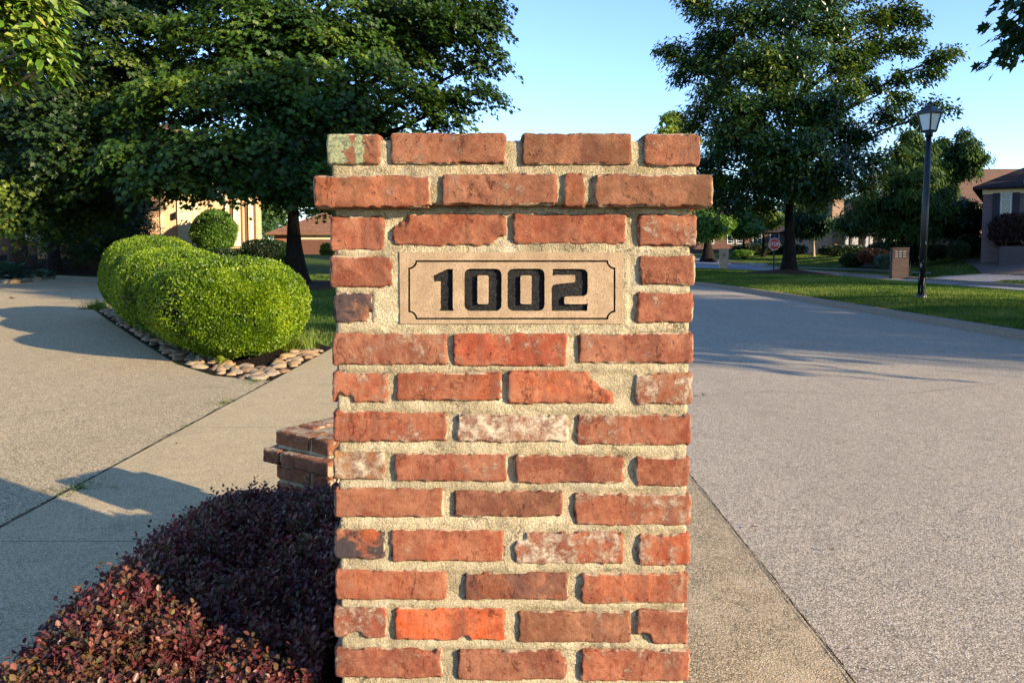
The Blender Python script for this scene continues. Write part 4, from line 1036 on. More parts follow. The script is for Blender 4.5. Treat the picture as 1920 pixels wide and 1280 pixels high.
make_tree('maple_tree', 'maple whose leafy branch tip hangs into the sky at the top right corner', 'tree', ms, cl, 2.4, .17, 'mapled', T_MAPLE, .15, 1150, 18, .38, .2, .3, 'barkd', top_h=9.5)
# two tree prototypes used for the far rows and the off-picture street trees
gen = make_tree('broadleaf_tree', 'unseen street tree placed beyond the right edge for the shade it casts', 'tree', (24.0, 3.9, 0), ell_clumps(36, 0, 9.0, 4.2, 4.2, 6.0, 1.5, 12), 3.0, .3, 'oak', T_OAK, .26, 1300, 16, .6, .3, .3, group='unseen street trees placed beyond the right edge for shade')  # unseen trees, placed and scaled for the shade they cast
gen.scale = (1.2, 1.2, 1.25)
for (x, y, s_, rz) in [(27, 12.6, 1.0, 1.0), (31, 17.5, 1.0, 2.2), (37, 24, 1.05, 3.4), (44, 31, 1.0, 4.4), (27, -2.6, 1.0, 5.0)]:
    c = copy_tree(gen); c.location = (x, y, 0); c.rotation_euler = (0, 0, rz); c.scale = (s_, s_, s_)
back = make_tree('background_tree', 'round-headed green tree in the far row behind the houses', 'tree', (0, 92, .9), ell_clumps(30, 0, 6.5, 4.6, 4.6, 4.6, 1.8, 15), 2.4, .3, 'far', T_OAK, .42, 900, 14, .8, .35, .3, group='trees in the far row behind the houses', twigs=False)
r_ = random.Random(9)
for k in range(30):
    x = -62 + k * 5.1 + r_.uniform(-1.5, 1.5); y = 88 + r_.uniform(-6, 12)
    if 60 > x > 34 and k % 3 == 0: continue
    s_ = r_.uniform(.65, .95)
    if 20 < x < 52: s_ *= .85
    elif x >= 52: s_ *= .62
    c = copy_tree(back); c.location = (x, y, .9); c.rotation_euler = (0, 0, r_.uniform(0, 6)); c.scale = (s_ * 1.1, s_ * 1.1, s_)

# right side middle distance
def small_tree(name, label, x, Y, ztop_px, w_px, bot_px, leafm, tm, ls, n, lp, sd, bark='barkd', th=1.2, tr=.14, flat=.35, droop=.6, ncl=20, egg=.1, cr=.36, cat='tree', group=None, depth=1.0, trunkx=None):
    c0 = P(x, (ztop_px + bot_px) / 2, Y); top = P(x, ztop_px, Y).z; bot = P(x, bot_px, Y).z; rx = w_px / 2 * Y / FPX
    z0 = float(terr(c0.x, Y)); rz = (top - bot) / 2
    tx = c0.x if trunkx is None else P(trunkx, 450, Y).x
    cl = ell_clumps(ncl, c0.x - tx, (top + bot) / 2 - z0, rx, rx * depth, rz, max(.25, cr * min(rx, rz * 1.6)), sd, egg=egg)
    q_ = random.Random(sd); cl = [(c[0] + q_.uniform(-.3, .3) * rx, c[1], c[2] + q_.uniform(-.22, .22) * rz, c[3] * q_.uniform(.6, 1.25), c[4], c[5] * q_.uniform(.6, 1.2)) for c in cl]
    return make_tree(name, label, cat, (tx, Y, z0), cl, max(.25, (bot - z0) + th * .2), tr, leafm, tm, ls, n, lp, .4, flat, droop, bark, group=group, twigs=False)
small_tree('hemlock_tree', 'large drooping conifer right behind the lamp post', 1712, 41, 305, 160, 462, 'conifer', T_FROND, .26, 1150, 20, 81, th=.6, tr=.28, flat=.2, droop=.9, ncl=34, egg=.25, trunkx=1712)
small_tree('spruce_tree', 'blue-green conifer top rising just left of the lamp post', 1712, 47, 232, 85, 380, 'conifer', T_FROND, .3, 800, 18, 82, ncl=18, egg=.4, droop=.8)
small_tree('cypress_tree', 'dark feathery tree against the sky between the lamp post and the brick house', 1795, 50, 245, 92, 345, 'conifer', T_FROND, .28, 900, 18, 83, ncl=18, egg=-.1, droop=.7)
small_tree('cypress_tree', 'slim dark tree under the feathery crown, left of the tan roof', 1768, 51, 320, 50, 440, 'conifer', T_FROND, .28, 500, 16, 84, ncl=10)
small_tree('ornamental_tree', 'low spreading green tree before the stucco wall', 1795, 41, 378, 100, 442, 'darkbush', T_OVAL, .16, 900, 18, 85, ncl=18, trunkx=1750, tr=.1)
small_tree('ornamental_tree', 'wide low drooping tree over the shrub bed', 1640, 44, 378, 140, 438, 'conifer', T_FROND, .26, 850, 18, 86, ncl=24, droop=.8, trunkx=1706, tr=.16)
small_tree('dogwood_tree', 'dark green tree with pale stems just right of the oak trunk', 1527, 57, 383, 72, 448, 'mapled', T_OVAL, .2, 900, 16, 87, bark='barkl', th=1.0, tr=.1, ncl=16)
small_tree('crabapple_tree', 'yellow-green tree catching the sun left of the oak trunk', 1432, 60, 386, 62, 428, 'lime', T_OVAL, .2, 700, 16, 88, ncl=14)
small_tree('crabapple_tree', 'dull green tree behind the tan mailbox pillar, next to the sunlit one', 1395, 58, 390, 70, 450, 'green', T_OVAL, .2, 800, 16, 89, ncl=14, tr=.14)
small_tree('shade_tree', 'thick-trunked green tree beside the right edge of the brick pillar', 1328, 56, 382, 84, 452, 'green', T_OVAL, .2, 900, 16, 90, ncl=16, tr=.42)
small_tree('poplar_tree', 'pale olive tree far off above the right shoulder of the brick pillar', 1262, 75, 205, 84, 330, 'lime', T_OAK, .34, 700, 14, 91, ncl=16, tr=.25, cr=.45)
small_tree('shade_tree', 'shadowed tree between the oak trunk and the tan gable', 1560, 66, 330, 60, 420, 'mapled', T_OVAL, .24, 500, 14, 92, ncl=10)
small_tree('background_tree', 'small bright tree top above the roof line left of the brick house', 1832, 84, 332, 44, 372, 'lime', T_OAK, .34, 300, 14, 93, ncl=8, tr=.2)

# ------------------------------------------------------------------ shrubs
def shell_points(n, f):
    """random points and normals on a closed blob; f(dir)->radius vector"""
    d = rdir(n); return f(d)
def ball_shrub(name, label, ctr, rad, leafm, ls, n, power=2.4, tm=T_BOX, group=None, stems=True, rough=.12):
    root = empty(name, (ctr[0], ctr[1], ctr[2] - rad[2]), label, 'shrub', 0, group)
    n = int(n * .85)
    d = rdir(n); m = (np.abs(d) ** power).sum(1) ** (-1 / power); r = m * (1 + (vnoise(d * 2 + ctr[0], 1.5, 3) - .5) * rough * 2)
    p = d * r[:, None] * np.array(rad) * rng.uniform(.86, 1.02, n)[:, None]; p[:, 2] += rad[2]
    nr = norm(d / np.array(rad)); dv = norm(nr * .7 + rdir(n) * .7 + np.array([0, 0, .35]))
    link('foliage', leaf_mesh('foliage', p, dv, norm(nr + rdir(n) * .6), ls * rng.uniform(.7, 1.3, n), tm), LEAF[leafm], root)
    mb = MB()
    for k in range(7):
        a = k * .9; mb.tube([(0, 0, -.02), (math.cos(a) * rad[0] * .3, math.sin(a) * rad[1] * .3, rad[2] * .7), (math.cos(a) * rad[0] * .7, math.sin(a) * rad[1] * .7, rad[2] * 1.4)], [.03, .02, .01], 5)
    # dense twiggy core keeps daylight out
    core = 18; vs = []; fs = []
    for i in range(core + 1):
        for j in range(core):
            th = math.pi * i / core; ph = 2 * math.pi * j / core; dd = np.array([[math.sin(th) * math.cos(ph), math.sin(th) * math.sin(ph), math.cos(th)]])
            m = float((np.abs(dd) ** power).sum() ** (-1 / power)) * .82
            vs.append((dd[0, 0] * m * rad[0], dd[0, 1] * m * rad[1], dd[0, 2] * m * rad[2] + rad[2]))
    for i in range(core):
        for j in range(core): fs.append((i * core + j, i * core + (j + 1) % core, (i + 1) * core + (j + 1) % core, (i + 1) * core + j))
    mb.add(vs, fs); mb.build('stems', MAT['barkd'], root)
    return root
def PB(x, y0, y1, Y, w, depth=1.0, zoff=0):
    c = P(x, (y0 + y1) / 2, Y); a = P(x, y0, Y).z; b = P(x, y1, Y).z; r = w / 2 * Y / FPX
    return (c.x, Y, (a + b) / 2 + zoff), (r, r * depth, (a - b) / 2)
for (nm, lab, x, y0, y1, Y, w, dep, lm, ls, n, pw) in [
    ('clipped_ball_shrub', 'dark round ball shrub nearest the end of the brick house hedge', 1797, 454, 483, 38, 36, 1, 'darkbush', .07, 5200, 2.2),
    ('clipped_ball_shrub', 'dark rounded shrub at the foot of the lamp post lawn, before the stucco wall', 1757, 460, 483, 40, 34, 1, 'darkbush', .07, 4000, 2.6),
    ('clipped_hedge', 'low clipped hedge sloping up to the steps of the brick house', 1846, 440, 479, 40, 92, .5, 'darkbush', .08, 9000, 3.0),
    ('red_shrub', 'dark red spreading shrub under the window of the brick house', 1902, 400, 466, 36, 84, .8, 'red', .09, 7000, 2.2),
    ('foundation_hedge', 'long dark hedge before the house right of the oak trunk', 1580, 461, 479, 52, 84, .3, 'darkbush', .10, 6000, 3.0),
    ('rust_shrub', 'rust-brown shrub in the bed left of the brick mailbox pillar', 1638, 467, 494, 37, 60, .8, 'rust', .08, 4200, 2.0),
    ('blue_shrub', 'blue-green shrub in the bed touching the brick mailbox pillar', 1664, 478, 502, 36, 46, .8, 'blue', .08, 3600, 2.0),
    ('spreading_shrub', 'dark shrub at the left tip of the mulch bed', 1598, 477, 501, 38, 44, .8, 'darkbush', .08, 3600, 2.0),
    ('spreading_shrub', 'dark mound of shrubs at the back of the mulch bed', 1680, 454, 484, 41, 110, .6, 'darkbush', .10, 6000, 2.2),
    ('round_bush', 'round sunlit bush trimmed to an egg before the cream house', 403, 395, 474, 43, 82, 1, 'green', .10, 14000, 2.0),
    ('foundation_hedge', 'low dark hedge under the columns of the cream house', 420, 468, 488, 42, 110, .35, 'darkbush', .09, 7000, 3.0),
    ('foundation_hedge', 'squarer dark hedge between the cream house and the maple trunk', 496, 452, 500, 38, 84, .6, 'darkbush', .09, 8000, 3.2),
    ('small_bush', 'little bright bush beside the brown garage door', 614, 457, 482, 50, 26, .8, 'green', .09, 2600, 2.4),
    ('small_bush', 'small bush at the brick corner of the far garage', 520, 452, 474, 51, 36, .8, 'green', .09, 2600, 2.2),
    ('small_bush', 'low bush on the lawn left of the stop sign', 1392, 470, 480, 54, 40, .6, 'green', .10, 1800, 2.2),
    ('foundation_hedge', 'dark low planting along the shaded wall behind the stop sign', 1440, 458, 478, 62, 140, .2, 'darkbush', .12, 5000, 3.0),
]:
    c, r = PB(x, y0, y1, Y, w, dep); ball_shrub(nm, lab, c, r, lm, ls, n, pw)

# clipped boxwood hedge along the drive
def build_hedge():
    axis = [Vector((-3.10, 8.62)), Vector((-4.35, 10.3)), Vector((-5.7, 12.4)), Vector((-6.45, 13.7))]
    seglen = [0]
    for a, b in zip(axis[:-1], axis[1:]): seglen.append(seglen[-1] + (b - a).length)
    Lh = seglen[-1]
    def ax_at(s):
        x = np.interp(s, seglen, [v.x for v in axis]); y = np.interp(s, seglen, [v.y for v in axis]); return x, y
    ddir = (axis[-1] - axis[0]).normalized(); nx, ny = ddir.y, -ddir.x
    def surf(s, ph):    # s from -W to Lh+W, ph around 0..2pi (0 = right, pi/2 = up)
        sc = np.clip(s, 0, Lh); over = s - sc
        lobe = .085 * np.cos(s * 2 * math.pi / 2.55 - .2) - .02
        W = .775 + lobe + .04 * np.sin(s * 2.1); Ht = .505 + .0 * s + .155 * sss(1.2, 5.2, s) + lobe * .5
        endk = np.sqrt(np.clip(1 - (np.abs(over) / .80) ** 2.2, 0, 1))
        c, sn = np.cos(ph), np.sin(ph); pw = 2 / 2.7
        cx = np.sign(c) * np.abs(c) ** pw * W * endk; cz = np.sign(sn) * np.abs(sn) ** pw * Ht * (.25 + .75 * endk ** .6 if True else 1)
        cz = cz * np.where(endk <= .02, 0, 1)
        taper = np.where(cz < 0, 1 - .26 * (cz / Ht) ** 2, 1 - .10 * (cz / Ht) ** 2)
        X, Y = ax_at(sc); X = X + ddir.x * over + nx * cx * taper; Y = Y + ddir.y * over + ny * cx * taper
        Z = Ht + .05 + cz
        return np.stack([X, Y, Z], -1)
    root = empty('boxwood_hedge', (axis[1].x, axis[1].y, 0), 'long bright green clipped boxwood hedge in rounded lobes beside the driveway', 'hedge')
    off = np.array([axis[1].x, axis[1].y, 0])
    # core
    S, Ph = np.meshgrid(np.linspace(-.79, Lh + .79, 60), np.linspace(0, 2 * math.pi, 36, endpoint=False), indexing='ij')
    v = surf(S.ravel(), Ph.ravel()); ctr = np.stack([*ax_at(np.clip(S.ravel(), 0, Lh)), np.full(S.size, .62)], -1); v = ctr + (v - ctr) * .93 - off
    idx = np.arange(S.size).reshape(S.shape); nxt = np.roll(idx, -1, 1)
    q = np.stack([idx[:-1], idx[1:], nxt[1:], nxt[:-1]], -1).reshape(-1, 4)
    link('branch_core', raw_mesh('branch_core', v, q, 4, True), MAT['mulchd'], root)
    n = 240000
    s = rng.uniform(-.8, Lh + .8, n); ph = rng.uniform(0, 2 * math.pi, n)
    # more on the rounded ends
    k = rng.random(n) < .22; s[k] = np.where(rng.random(k.sum()) < .75, -.8 + .35 * rng.random(k.sum()) ** 1.6, Lh + .8 - .35 * rng.random(k.sum()) ** 1.6)
    e = 1e-3; p = surf(s, ph); du = surf(s + e, ph) - p; dv = surf(s, ph + e) - p
    nr = norm(np.cross(du, dv)); c0 = np.stack([*ax_at(np.clip(s, 0, Lh)), np.full(n, .62)], -1)
    nr *= np.sign((nr * (p - c0)).sum(1))[:, None]
    bump_ = (fbm(p, 3.2, 5, 3) - .5) * .06 + (vnoise(p, 14, 6) - .5) * .035
    shoot = np.where(rng.random(n) < .006, rng.uniform(.01, .045, n), 0)
    p = p + nr * (bump_ - rng.random(n) ** 2 * .055 + shoot)[:, None]
    # end cap disc: points inside the rounded nose
    keep = p[:, 2] > .03; p, nr = p[keep], nr[keep]; n = len(p)
    d = norm(nr * .6 + rdir(n) * .75 + np.array([0, 0, .45]))
    rn = np.clip(rng.random(n) * .85 + (vnoise(p, 5, 3) - .5) * .5, 0, 1)
    link('foliage', leaf_mesh('foliage', p - off, d, norm(nr + rdir(n) * .8), .0225 * rng.uniform(.7, 1.3, n), T_ROUND, rn), LEAF['box'], root)
build_hedge()

# burgundy hedge in front
def build_barberry():
    x0, x1, y0, y1 = -1.06, -.375, .45, 2.78
    root = empty('burgundy_hedge', ((x0 + x1) / 2, 1.6, 0), 'low dense burgundy-leaved hedge growing against the left side of the tall brick pillar', 'hedge')
    off = np.array([(x0 + x1) / 2, 1.6, 0])
    def top(X, Y):
        u = np.clip((X - x0) / (x1 - x0), 0, 1); v = np.clip((Y - y0) / (y1 - y0), 0, 1)
        h = .415 - .045 * np.clip((Y - 1.4) / 1.2, 0, 1) + .02 * np.sin(Y * 3.1 + 1) + .025 * np.sin(X * 9 + Y * 2) + (fbm(np.stack([X, Y, X * 0], -1).reshape(-1, 3), 6, 4, 3).reshape(np.shape(X)) - .5) * .10
        ed = np.minimum((X - x0) / .26, 1) ; ed2 = np.minimum((y1 - Y) / .35, 1); ed3 = np.minimum((x1 - X) / .06, 1)
        return h * (1 - .30 * (1 - np.clip(ed, 0, 1)) ** 2.2) * (1 - .30 * (1 - np.clip(ed2, 0, 1)) ** 2) * (1 - .12 * (1 - np.clip(ed3, 0, 1)) ** 2)
    # core
    X, Y = np.meshgrid(np.linspace(x0 + .05, x1 - .02, 26), np.linspace(y0, y1 - .05, 70), indexing='ij'); Z = top(X, Y) - .06
    Z[0, :] = .03; Z[-1, :] = .03; Z[:, 0] = .03; Z[:, -1] = .03
    idx = np.arange(X.size).reshape(X.shape); q = np.stack([idx[:-1, :-1], idx[1:, :-1], idx[1:, 1:], idx[:-1, 1:]], -1).reshape(-1, 4)
    link('branch_core', raw_mesh('branch_core', np.stack([X.ravel(), Y.ravel(), Z.ravel()], 1) - off, q, 4, True), MAT['mulchd'], root)
    # shoots: each a twig with leaves in a loose spiral
    ns = 11500
    sx = rng.uniform(x0 + .02, x1, ns); sy = y0 + (y1 - y0) * rng.random(ns)
    side = rng.random(ns) < .30
    sx[side] = x0 + rng.uniform(-.02, .05, side.sum())
    sz = top(sx, sy); sz[side] = rng.uniform(.06, 1, side.sum()) * sz[side]
    back_ = (rng.random(ns) < .08); sy[back_] = y1 + rng.uniform(-.04, .02, back_.sum()); sz[back_] = rng.uniform(.1, .9, back_.sum()) * top(sx[back_], np.full(back_.sum(), y1 - .02))
    up = np.stack([np.where(side, -.9, -.05 + 0 * sx), np.where(back_, .8, 0), np.where(side | back_, .45, 1.0)], -1) + rdir(ns) * .45
    up = norm(up); L = rng.uniform(.02, .055, ns) * np.where(rng.random(ns) < .04, 1.7, 1)
    base = np.stack([sx, sy, sz], -1) - up * .045
    mb = MB()
    for i in range(0, ns, 3):
        b = Vector(base[i]) - Vector(off); t = b + Vector(up[i]) * (L[i] + .045); mb.tube([b, t], [.0014, .0008], 3, 0, False)
    mb.build('twigs', simple('burgundy_twig', (110, 66, 48)), root)
    per = 15; M = ns * per
    B = np.repeat(base, per, 0); Uv = np.repeat(up, per, 0); LL = np.repeat(L + .045, per)
    t = np.tile(np.linspace(.25, 1.0, per), ns); ang = np.tile(np.arange(per) * 2.4, ns) + np.repeat(rng.random(ns) * 6.28, per)
    a = norm(np.cross(Uv, np.array([.2, .9, .3]))); b = np.cross(Uv, a)
    rad = a * np.cos(ang)[:, None] + b * np.sin(ang)[:, None]
    p = B + Uv * (t * LL)[:, None] + rad * .003
    dv = norm(rad + Uv * (.25 + .6 * t)[:, None] + rdir(M) * .25); nn = norm(Uv + rdir(M) * .45)
    tone = np.repeat(rng.random(ns) ** 1.3 * .62, per) + rng.random(M) * .26
    hot = np.repeat(rng.random(ns) < .008, per); tone[hot & (t > .5)] = 1.4
    link('foliage', leaf_mesh('foliage', p - off, dv, nn, rng.uniform(.009, .0155, M), T_ROUND, tone), LEAF['barb'], root)
build_barberry()

# ------------------------------------------------------------------ grass
def blades(name, X, Y, Z, h, w, mat='grass'):
    n = len(X); a = rng.random(n) * 2 * math.pi
    hx, hy = np.cos(a) * w / 2, np.sin(a) * w / 2; le = rng.normal(size=(n, 2)) * h[:, None] * .35
    b = np.stack([X, Y, Z], -1); V = np.stack([b - np.stack([hx, hy, 0 * hx], -1), b + np.stack([hx, hy, 0 * hx], -1), b + np.stack([le[:, 0], le[:, 1], h], -1)], 1)
    me = raw_mesh(name, V.reshape(-1, 3), np.arange(n * 3), 3)
    patch = vnoise(np.stack([X, Y, 0 * X], -1), .8, 4)
    attr(me, 'rnd', 'FLOAT', np.repeat(np.clip(rng.random(n) * .6 + (patch - .3) * .8, 0, 1), 3))
    return tag(link(name, me, LEAF[mat]), kind='stuff')
n = 170000; Y = 8.5 * (42 / 8.5) ** rng.random(n); u = rng.random(n); X = med_x0(Y) + .02 + u * (med_x1(Y) - med_x0(Y) - .04); k = (X / Y < .74) & (np.hypot((X - mo[0] + .35) / 1.15, Y - mo[1]) > 2.0); X, Y = X[k], Y[k]
blades('grass', X, Y, medz(X, Y) - .005, .045 * rng.uniform(.6, 1.5, len(X)), .004 + .0011 * Y)
n = 90000; Y = 7.8 * (34 / 7.8) ** rng.random(n); X = -rng.uniform(2.25, 12.5, n); k = (X / Y > -.36)
from mathutils.geometry import intersect_point_line
ex = np.array([b[0] for b in bed[:-6]] + [-9.3]); 
k &= ~inside(X, Y, bed) & ~inside(X, Y, drive) & (Y > 8.5 - (X + 2.2) * .9) & ~inside(X, Y, [(-12.2, 26.0), (-10.2, 22), (-6, 23), (-4.6, 26), (-5.2, 30), (-9, 31)]); X, Y = X[k], Y[k]
blades('grass', X, Y, terr(X, Y) - .005, .05 * rng.uniform(.6, 1.5, len(X)), .004 + .0012 * Y)
n = 60000; X = rng.uniform(16.8, 32, n); Y = rng.uniform(26, 62, n)
pv = [GT(1838, 514), GT(1832, 506), GT(1812, 493), GT(1806, 487), GT(1990, 487), GT(1990, 520)]; pa_ = [GT(1560, 534), GT(1770, 519), GT(1845, 515), GT(1990, 522), GT(1990, 527), GT(1880, 527), GT(1790, 536)]
sb = [GT(1575, 502), GT(1600, 490), GT(1650, 482), GT(1735, 484), GT(1725, 492), GT(1690, 500), GT(1640, 504.5)]
k = ~inside(X, Y, pv) & ~inside(X, Y, pa_) & ~inside(X, Y, sb); X, Y = X[k], Y[k]
blades('grass', X, Y, terr(X, Y) - .005, .06 * rng.uniform(.6, 1.4, len(X)), np.full(len(X), .045))
# long grass tuft at the hedge's right end, weeds in the joint
def tuft(name, label, x, y, n, h, r, mat='grass', cat='grass tuft', w=.008, z=0.0):
    a = rng.random(n) * 6.283; L = h * rng.uniform(.5, 1.2, n); sp = rng.uniform(.2, 1.0, n); V = []; F = []; R = []
    for i in range(n):
        d = np.array([math.cos(a[i]), math.sin(a[i])]); b = np.array([math.cos(a[i] * 3), math.sin(a[i] * 5)]) * r * .4 * random.random(); wd = np.array([-d[1], d[0]]) * w / 2
        for t in (0, .5, 1):
            o = b + d * L[i] * sp[i] * t ** 1.5; zz = z + L[i] * (t - .45 * t * t * sp[i] * 1.4); k = (1 - t * .85)
            V += [(o[0] - wd[0] * k, o[1] - wd[1] * k, zz), (o[0] + wd[0] * k, o[1] + wd[1] * k, zz)]; R += [random.random()] * 2
        s_ = i * 6; F += [(s_, s_ + 1, s_ + 3, s_ + 2), (s_ + 2, s_ + 3, s_ + 5, s_ + 4)]
    me = raw_mesh(name, np.array(V), np.array(F), 4); attr(me, 'rnd', 'FLOAT', np.array(R)); o = link(name, me, LEAF[mat]); o.location = (x, y, 0); return tag(o, label, cat)
tuft('grass_tuft', 'shaggy tuft of long grass at the right foot of the clipped hedge', -2.62, 9.35, 520, .28, .7, 'lime', w=.008)
tuft('grass_tuft', 'green grass tuft under the left end of the clipped hedge', *G(185, 580), 400, .26, .8, 'grass', w=.012)
for (px, py, s_, lab) in [(150, 921, 1.0, 'broad flat patch of weeds in the joint, nearest the burgundy hedge'), (420, 757, .7, 'tiny weed tuft in the joint, second below the corner of the stones'), (350, 802, .35, 'smallest weed sprig in the joint, halfway down the drive edge'), (480, 716, .9, 'weed tuft in the joint at the corner of the edging stones')]:
    x, y = G(px, py); o = tuft('weed_patch', lab, x, y, int(420 * s_), .035 * (.6 + .6 * s_), .45 * s_, 'grass', 'weeds', .004); o.rotation_euler = (0, 0, .9); o['kind'] = 'stuff'
yucca = tuft('yucca_plant', 'spiky pale yucca right behind the brick mailbox pillar', P(1706, 470, 35.5).x, 35.5, 46, .75, .2, 'straw', 'plant', .05, 0.0); yucca.location.z = float(terr(yucca.location.x, 35.5))
for (px, py, Y_, s_, lab) in [(22, 513, 31.8, 1.0, 'large blue-green hosta clump at the left edge of the woodland bed'), (82, 513, 31.2, .6, 'small hosta with arching leaves beside the woodland bed edge')]:
    x = P(px, py, Y_).x; root_z = float(terr(x, Y_)); n = 160; th = rng.random(n) * 6.283; el = rng.uniform(.15, 1.1, n)
    d = np.stack([np.cos(th) * np.cos(el), np.sin(th) * np.cos(el), np.sin(el)], -1); p = d * rng.uniform(.2, .8, n)[:, None] * s_ * .8
    o = link('hosta_plant', leaf_mesh('hosta_plant', p, norm(d + np.array([0, 0, -.5])), norm(d * .3 + np.array([0, 0, 1.0])), np.full(n, .34 * s_), T_ROUND), LEAF['blue']); o.location = (x, Y_, root_z + .03); tag(o, lab, 'plant')
# little chartreuse sprig by the stones
x, y = G(413, 690); n = 34; th = rng.random(n) * 6.283; d = np.stack([np.cos(th), np.sin(th), rng.uniform(.2, 1.6, n)], -1)
o = link('young_plant', leaf_mesh('young_plant', norm(d) * rng.uniform(.0, .07, n)[:, None] + np.array([0, 0, .03]), d, norm(d + np.array([0, 0, 1.])), np.full(n, .06), T_ROUND, rng.uniform(.6, 1, n)), LEAF['lime']); o.location = (x, y, .01); tag(o, 'small chartreuse seedling among the stones under the clipped hedge', 'plant')

X, Y = LITTER; n = len(X); a = rng.random(n) * 6.283
tag(link('leaf_litter', leaf_mesh('leaf_litter', np.stack([X, Y, np.full(n, .022)], 1), np.stack([np.cos(a), np.sin(a), rng.uniform(-.1, .25, n)], 1), norm(np.array([0, 0, 1.]) + rdir(n) * .4), rng.uniform(.004, .014, n) * (1 + (rng.random(n) < .06) * 1.6), T_OVAL)  , LEAF['rust']), kind='stuff')
# ------------------------------------------------------------------ river stones
def stone_mat():
    t = NT('river_stone', 0.75, 0.3); p = t.pos(); oi = t.node('ShaderNodeObjectInfo')
    c = t.ramp(oi.outputs['Random'], [(0, lin((112, 98, 78))), (.25, lin((156, 124, 86))), (.5, lin((130, 122, 106))), (.75, lin((116, 90, 64))), (1, lin((170, 154, 124)))])
    c = t.mix(t.ramp(t.noise(p, 22, 5, .65), [(.35, 0), (.7, .45)]), c, lin((108, 88, 66)))
    t.color(c); t.bump(t.noise(p, 60, 4), .004, .6); return t.m
SM = stone_mat(); protos = []
for k in range(8):
    bm = bmesh.new(); bmesh.ops.create_icosphere(bm, subdivisions=3, radius=1)
    co = np.array([v.co[:] for v in bm.verts]); d = (fbm(co + k * 5, 1.3, k, 3) - .5) * 1.1
    for v, dd in zip(bm.verts, d): v.co *= (1 + dd)
    me = bpy.data.meshes.new('river_stone'); bm.to_mesh(me); bm.free(); me.materials.append(SM)
    me.polygons.foreach_set('use_smooth', np.ones(len(me.polygons), dtype=bool)); protos.append(me)
rs = random.Random(21)
path = [(BX - .05, 9.2), (BX - .06, bed_edge[0][1] + .1)] + [(x + .07, y + .06) for x, y in bed_edge[1:]]
spots = []
def strip(a, b, width, nx, ny, dens):
    L = math.hypot(b[0] - a[0], b[1] - a[1])
    for k in range(int(L * width * dens)):
        t = rs.random(); w = rs.random() * width; spots.append((a[0] + (b[0] - a[0]) * t + nx * w, a[1] + (b[1] - a[1]) * t + ny * w))
a, b = path[0], path[1]; strip(a, b, .30, -1, 0, 110)
for a, b in zip(path[1:-1], path[2:]):
    dx, dy = b[0] - a[0], b[1] - a[1]; L = math.hypot(dx, dy); nx, ny = dy / L, -dx / L
    if nx < 0: nx, ny = -nx, -ny
    strip(a, b, .36, nx, ny, 110 if a[1] < 12 else 60)
placed = []
for (x, y) in spots:
    r = rs.uniform(.036, .078)
    if inside(np.array([x - 0.0]), np.array([y]), drive)[0] or x > BX - .03: continue
    if any((x - q[0]) ** 2 + (y - q[1]) ** 2 < ((r + q[2]) * .62) ** 2 for q in placed): continue
    placed.append((x, y, r))
    o = bpy.data.objects.new('river_stone', protos[len(placed) % 8]); C.objects.link(o)
    o.location = (x, y, r * .14); o.scale = (r * rs.uniform(.9, 1.45), r * rs.uniform(.8, 1.1), r * rs.uniform(.42, .62)); o.rotation_euler = (rs.uniform(-.2, .2), rs.uniform(-.2, .2), rs.uniform(0, 3.14))
    tag(o, 'rounded tan river stone in the edging strip between the clipped hedge and the pavement', 'stone', 'river stones edging the hedge bed')
    if len(placed) >= 290: break
for (px, py, Y_) in [(14, 531, 0), (32, 530, 0), (50, 529, 0), (70, 527, 0), (88, 526, 0), (26, 532, 0)]:
    x, y = G(px, py); o = bpy.data.objects.new('edging_stone', protos[(px) % 8]); C.objects.link(o); o.location = (x, y, .05); o.scale = (.22, .16, .10); o.rotation_euler = (0, 0, px)
    tag(o, 'grey stone in the short row at the edge of the woodland bed', 'stone', 'stones edging the woodland bed')
# dry leaves lying on the pavements
for (px, py, s_, lab) in [(1317, 745, .05, 'dry brown leaf lying on the street beside the brick pillar'), (20, 561, .14, 'brown leaf litter lying on the far left of the driveway'), (134, 562, .10, 'dry leaf on the driveway near the hedge'), (1558, 1040, .018, 'tiny dark leaf scrap lying out on the street concrete')]:
    x, y = G(px, py); o = link('fallen_leaf', leaf_mesh('fallen_leaf', np.array([[0, 0, .02], [.01, 0, .025]]), np.array([[1, .3, .15], [-.4, .8, .3]]), np.array([[0, .2, 1.], [.3, 0, 1.]]), np.array([s_, s_ * .8]), T_MAPLE, np.array([.5, .7])), LEAF['rust']); o.location = (x, y, 0); tag(o, lab, 'leaf')

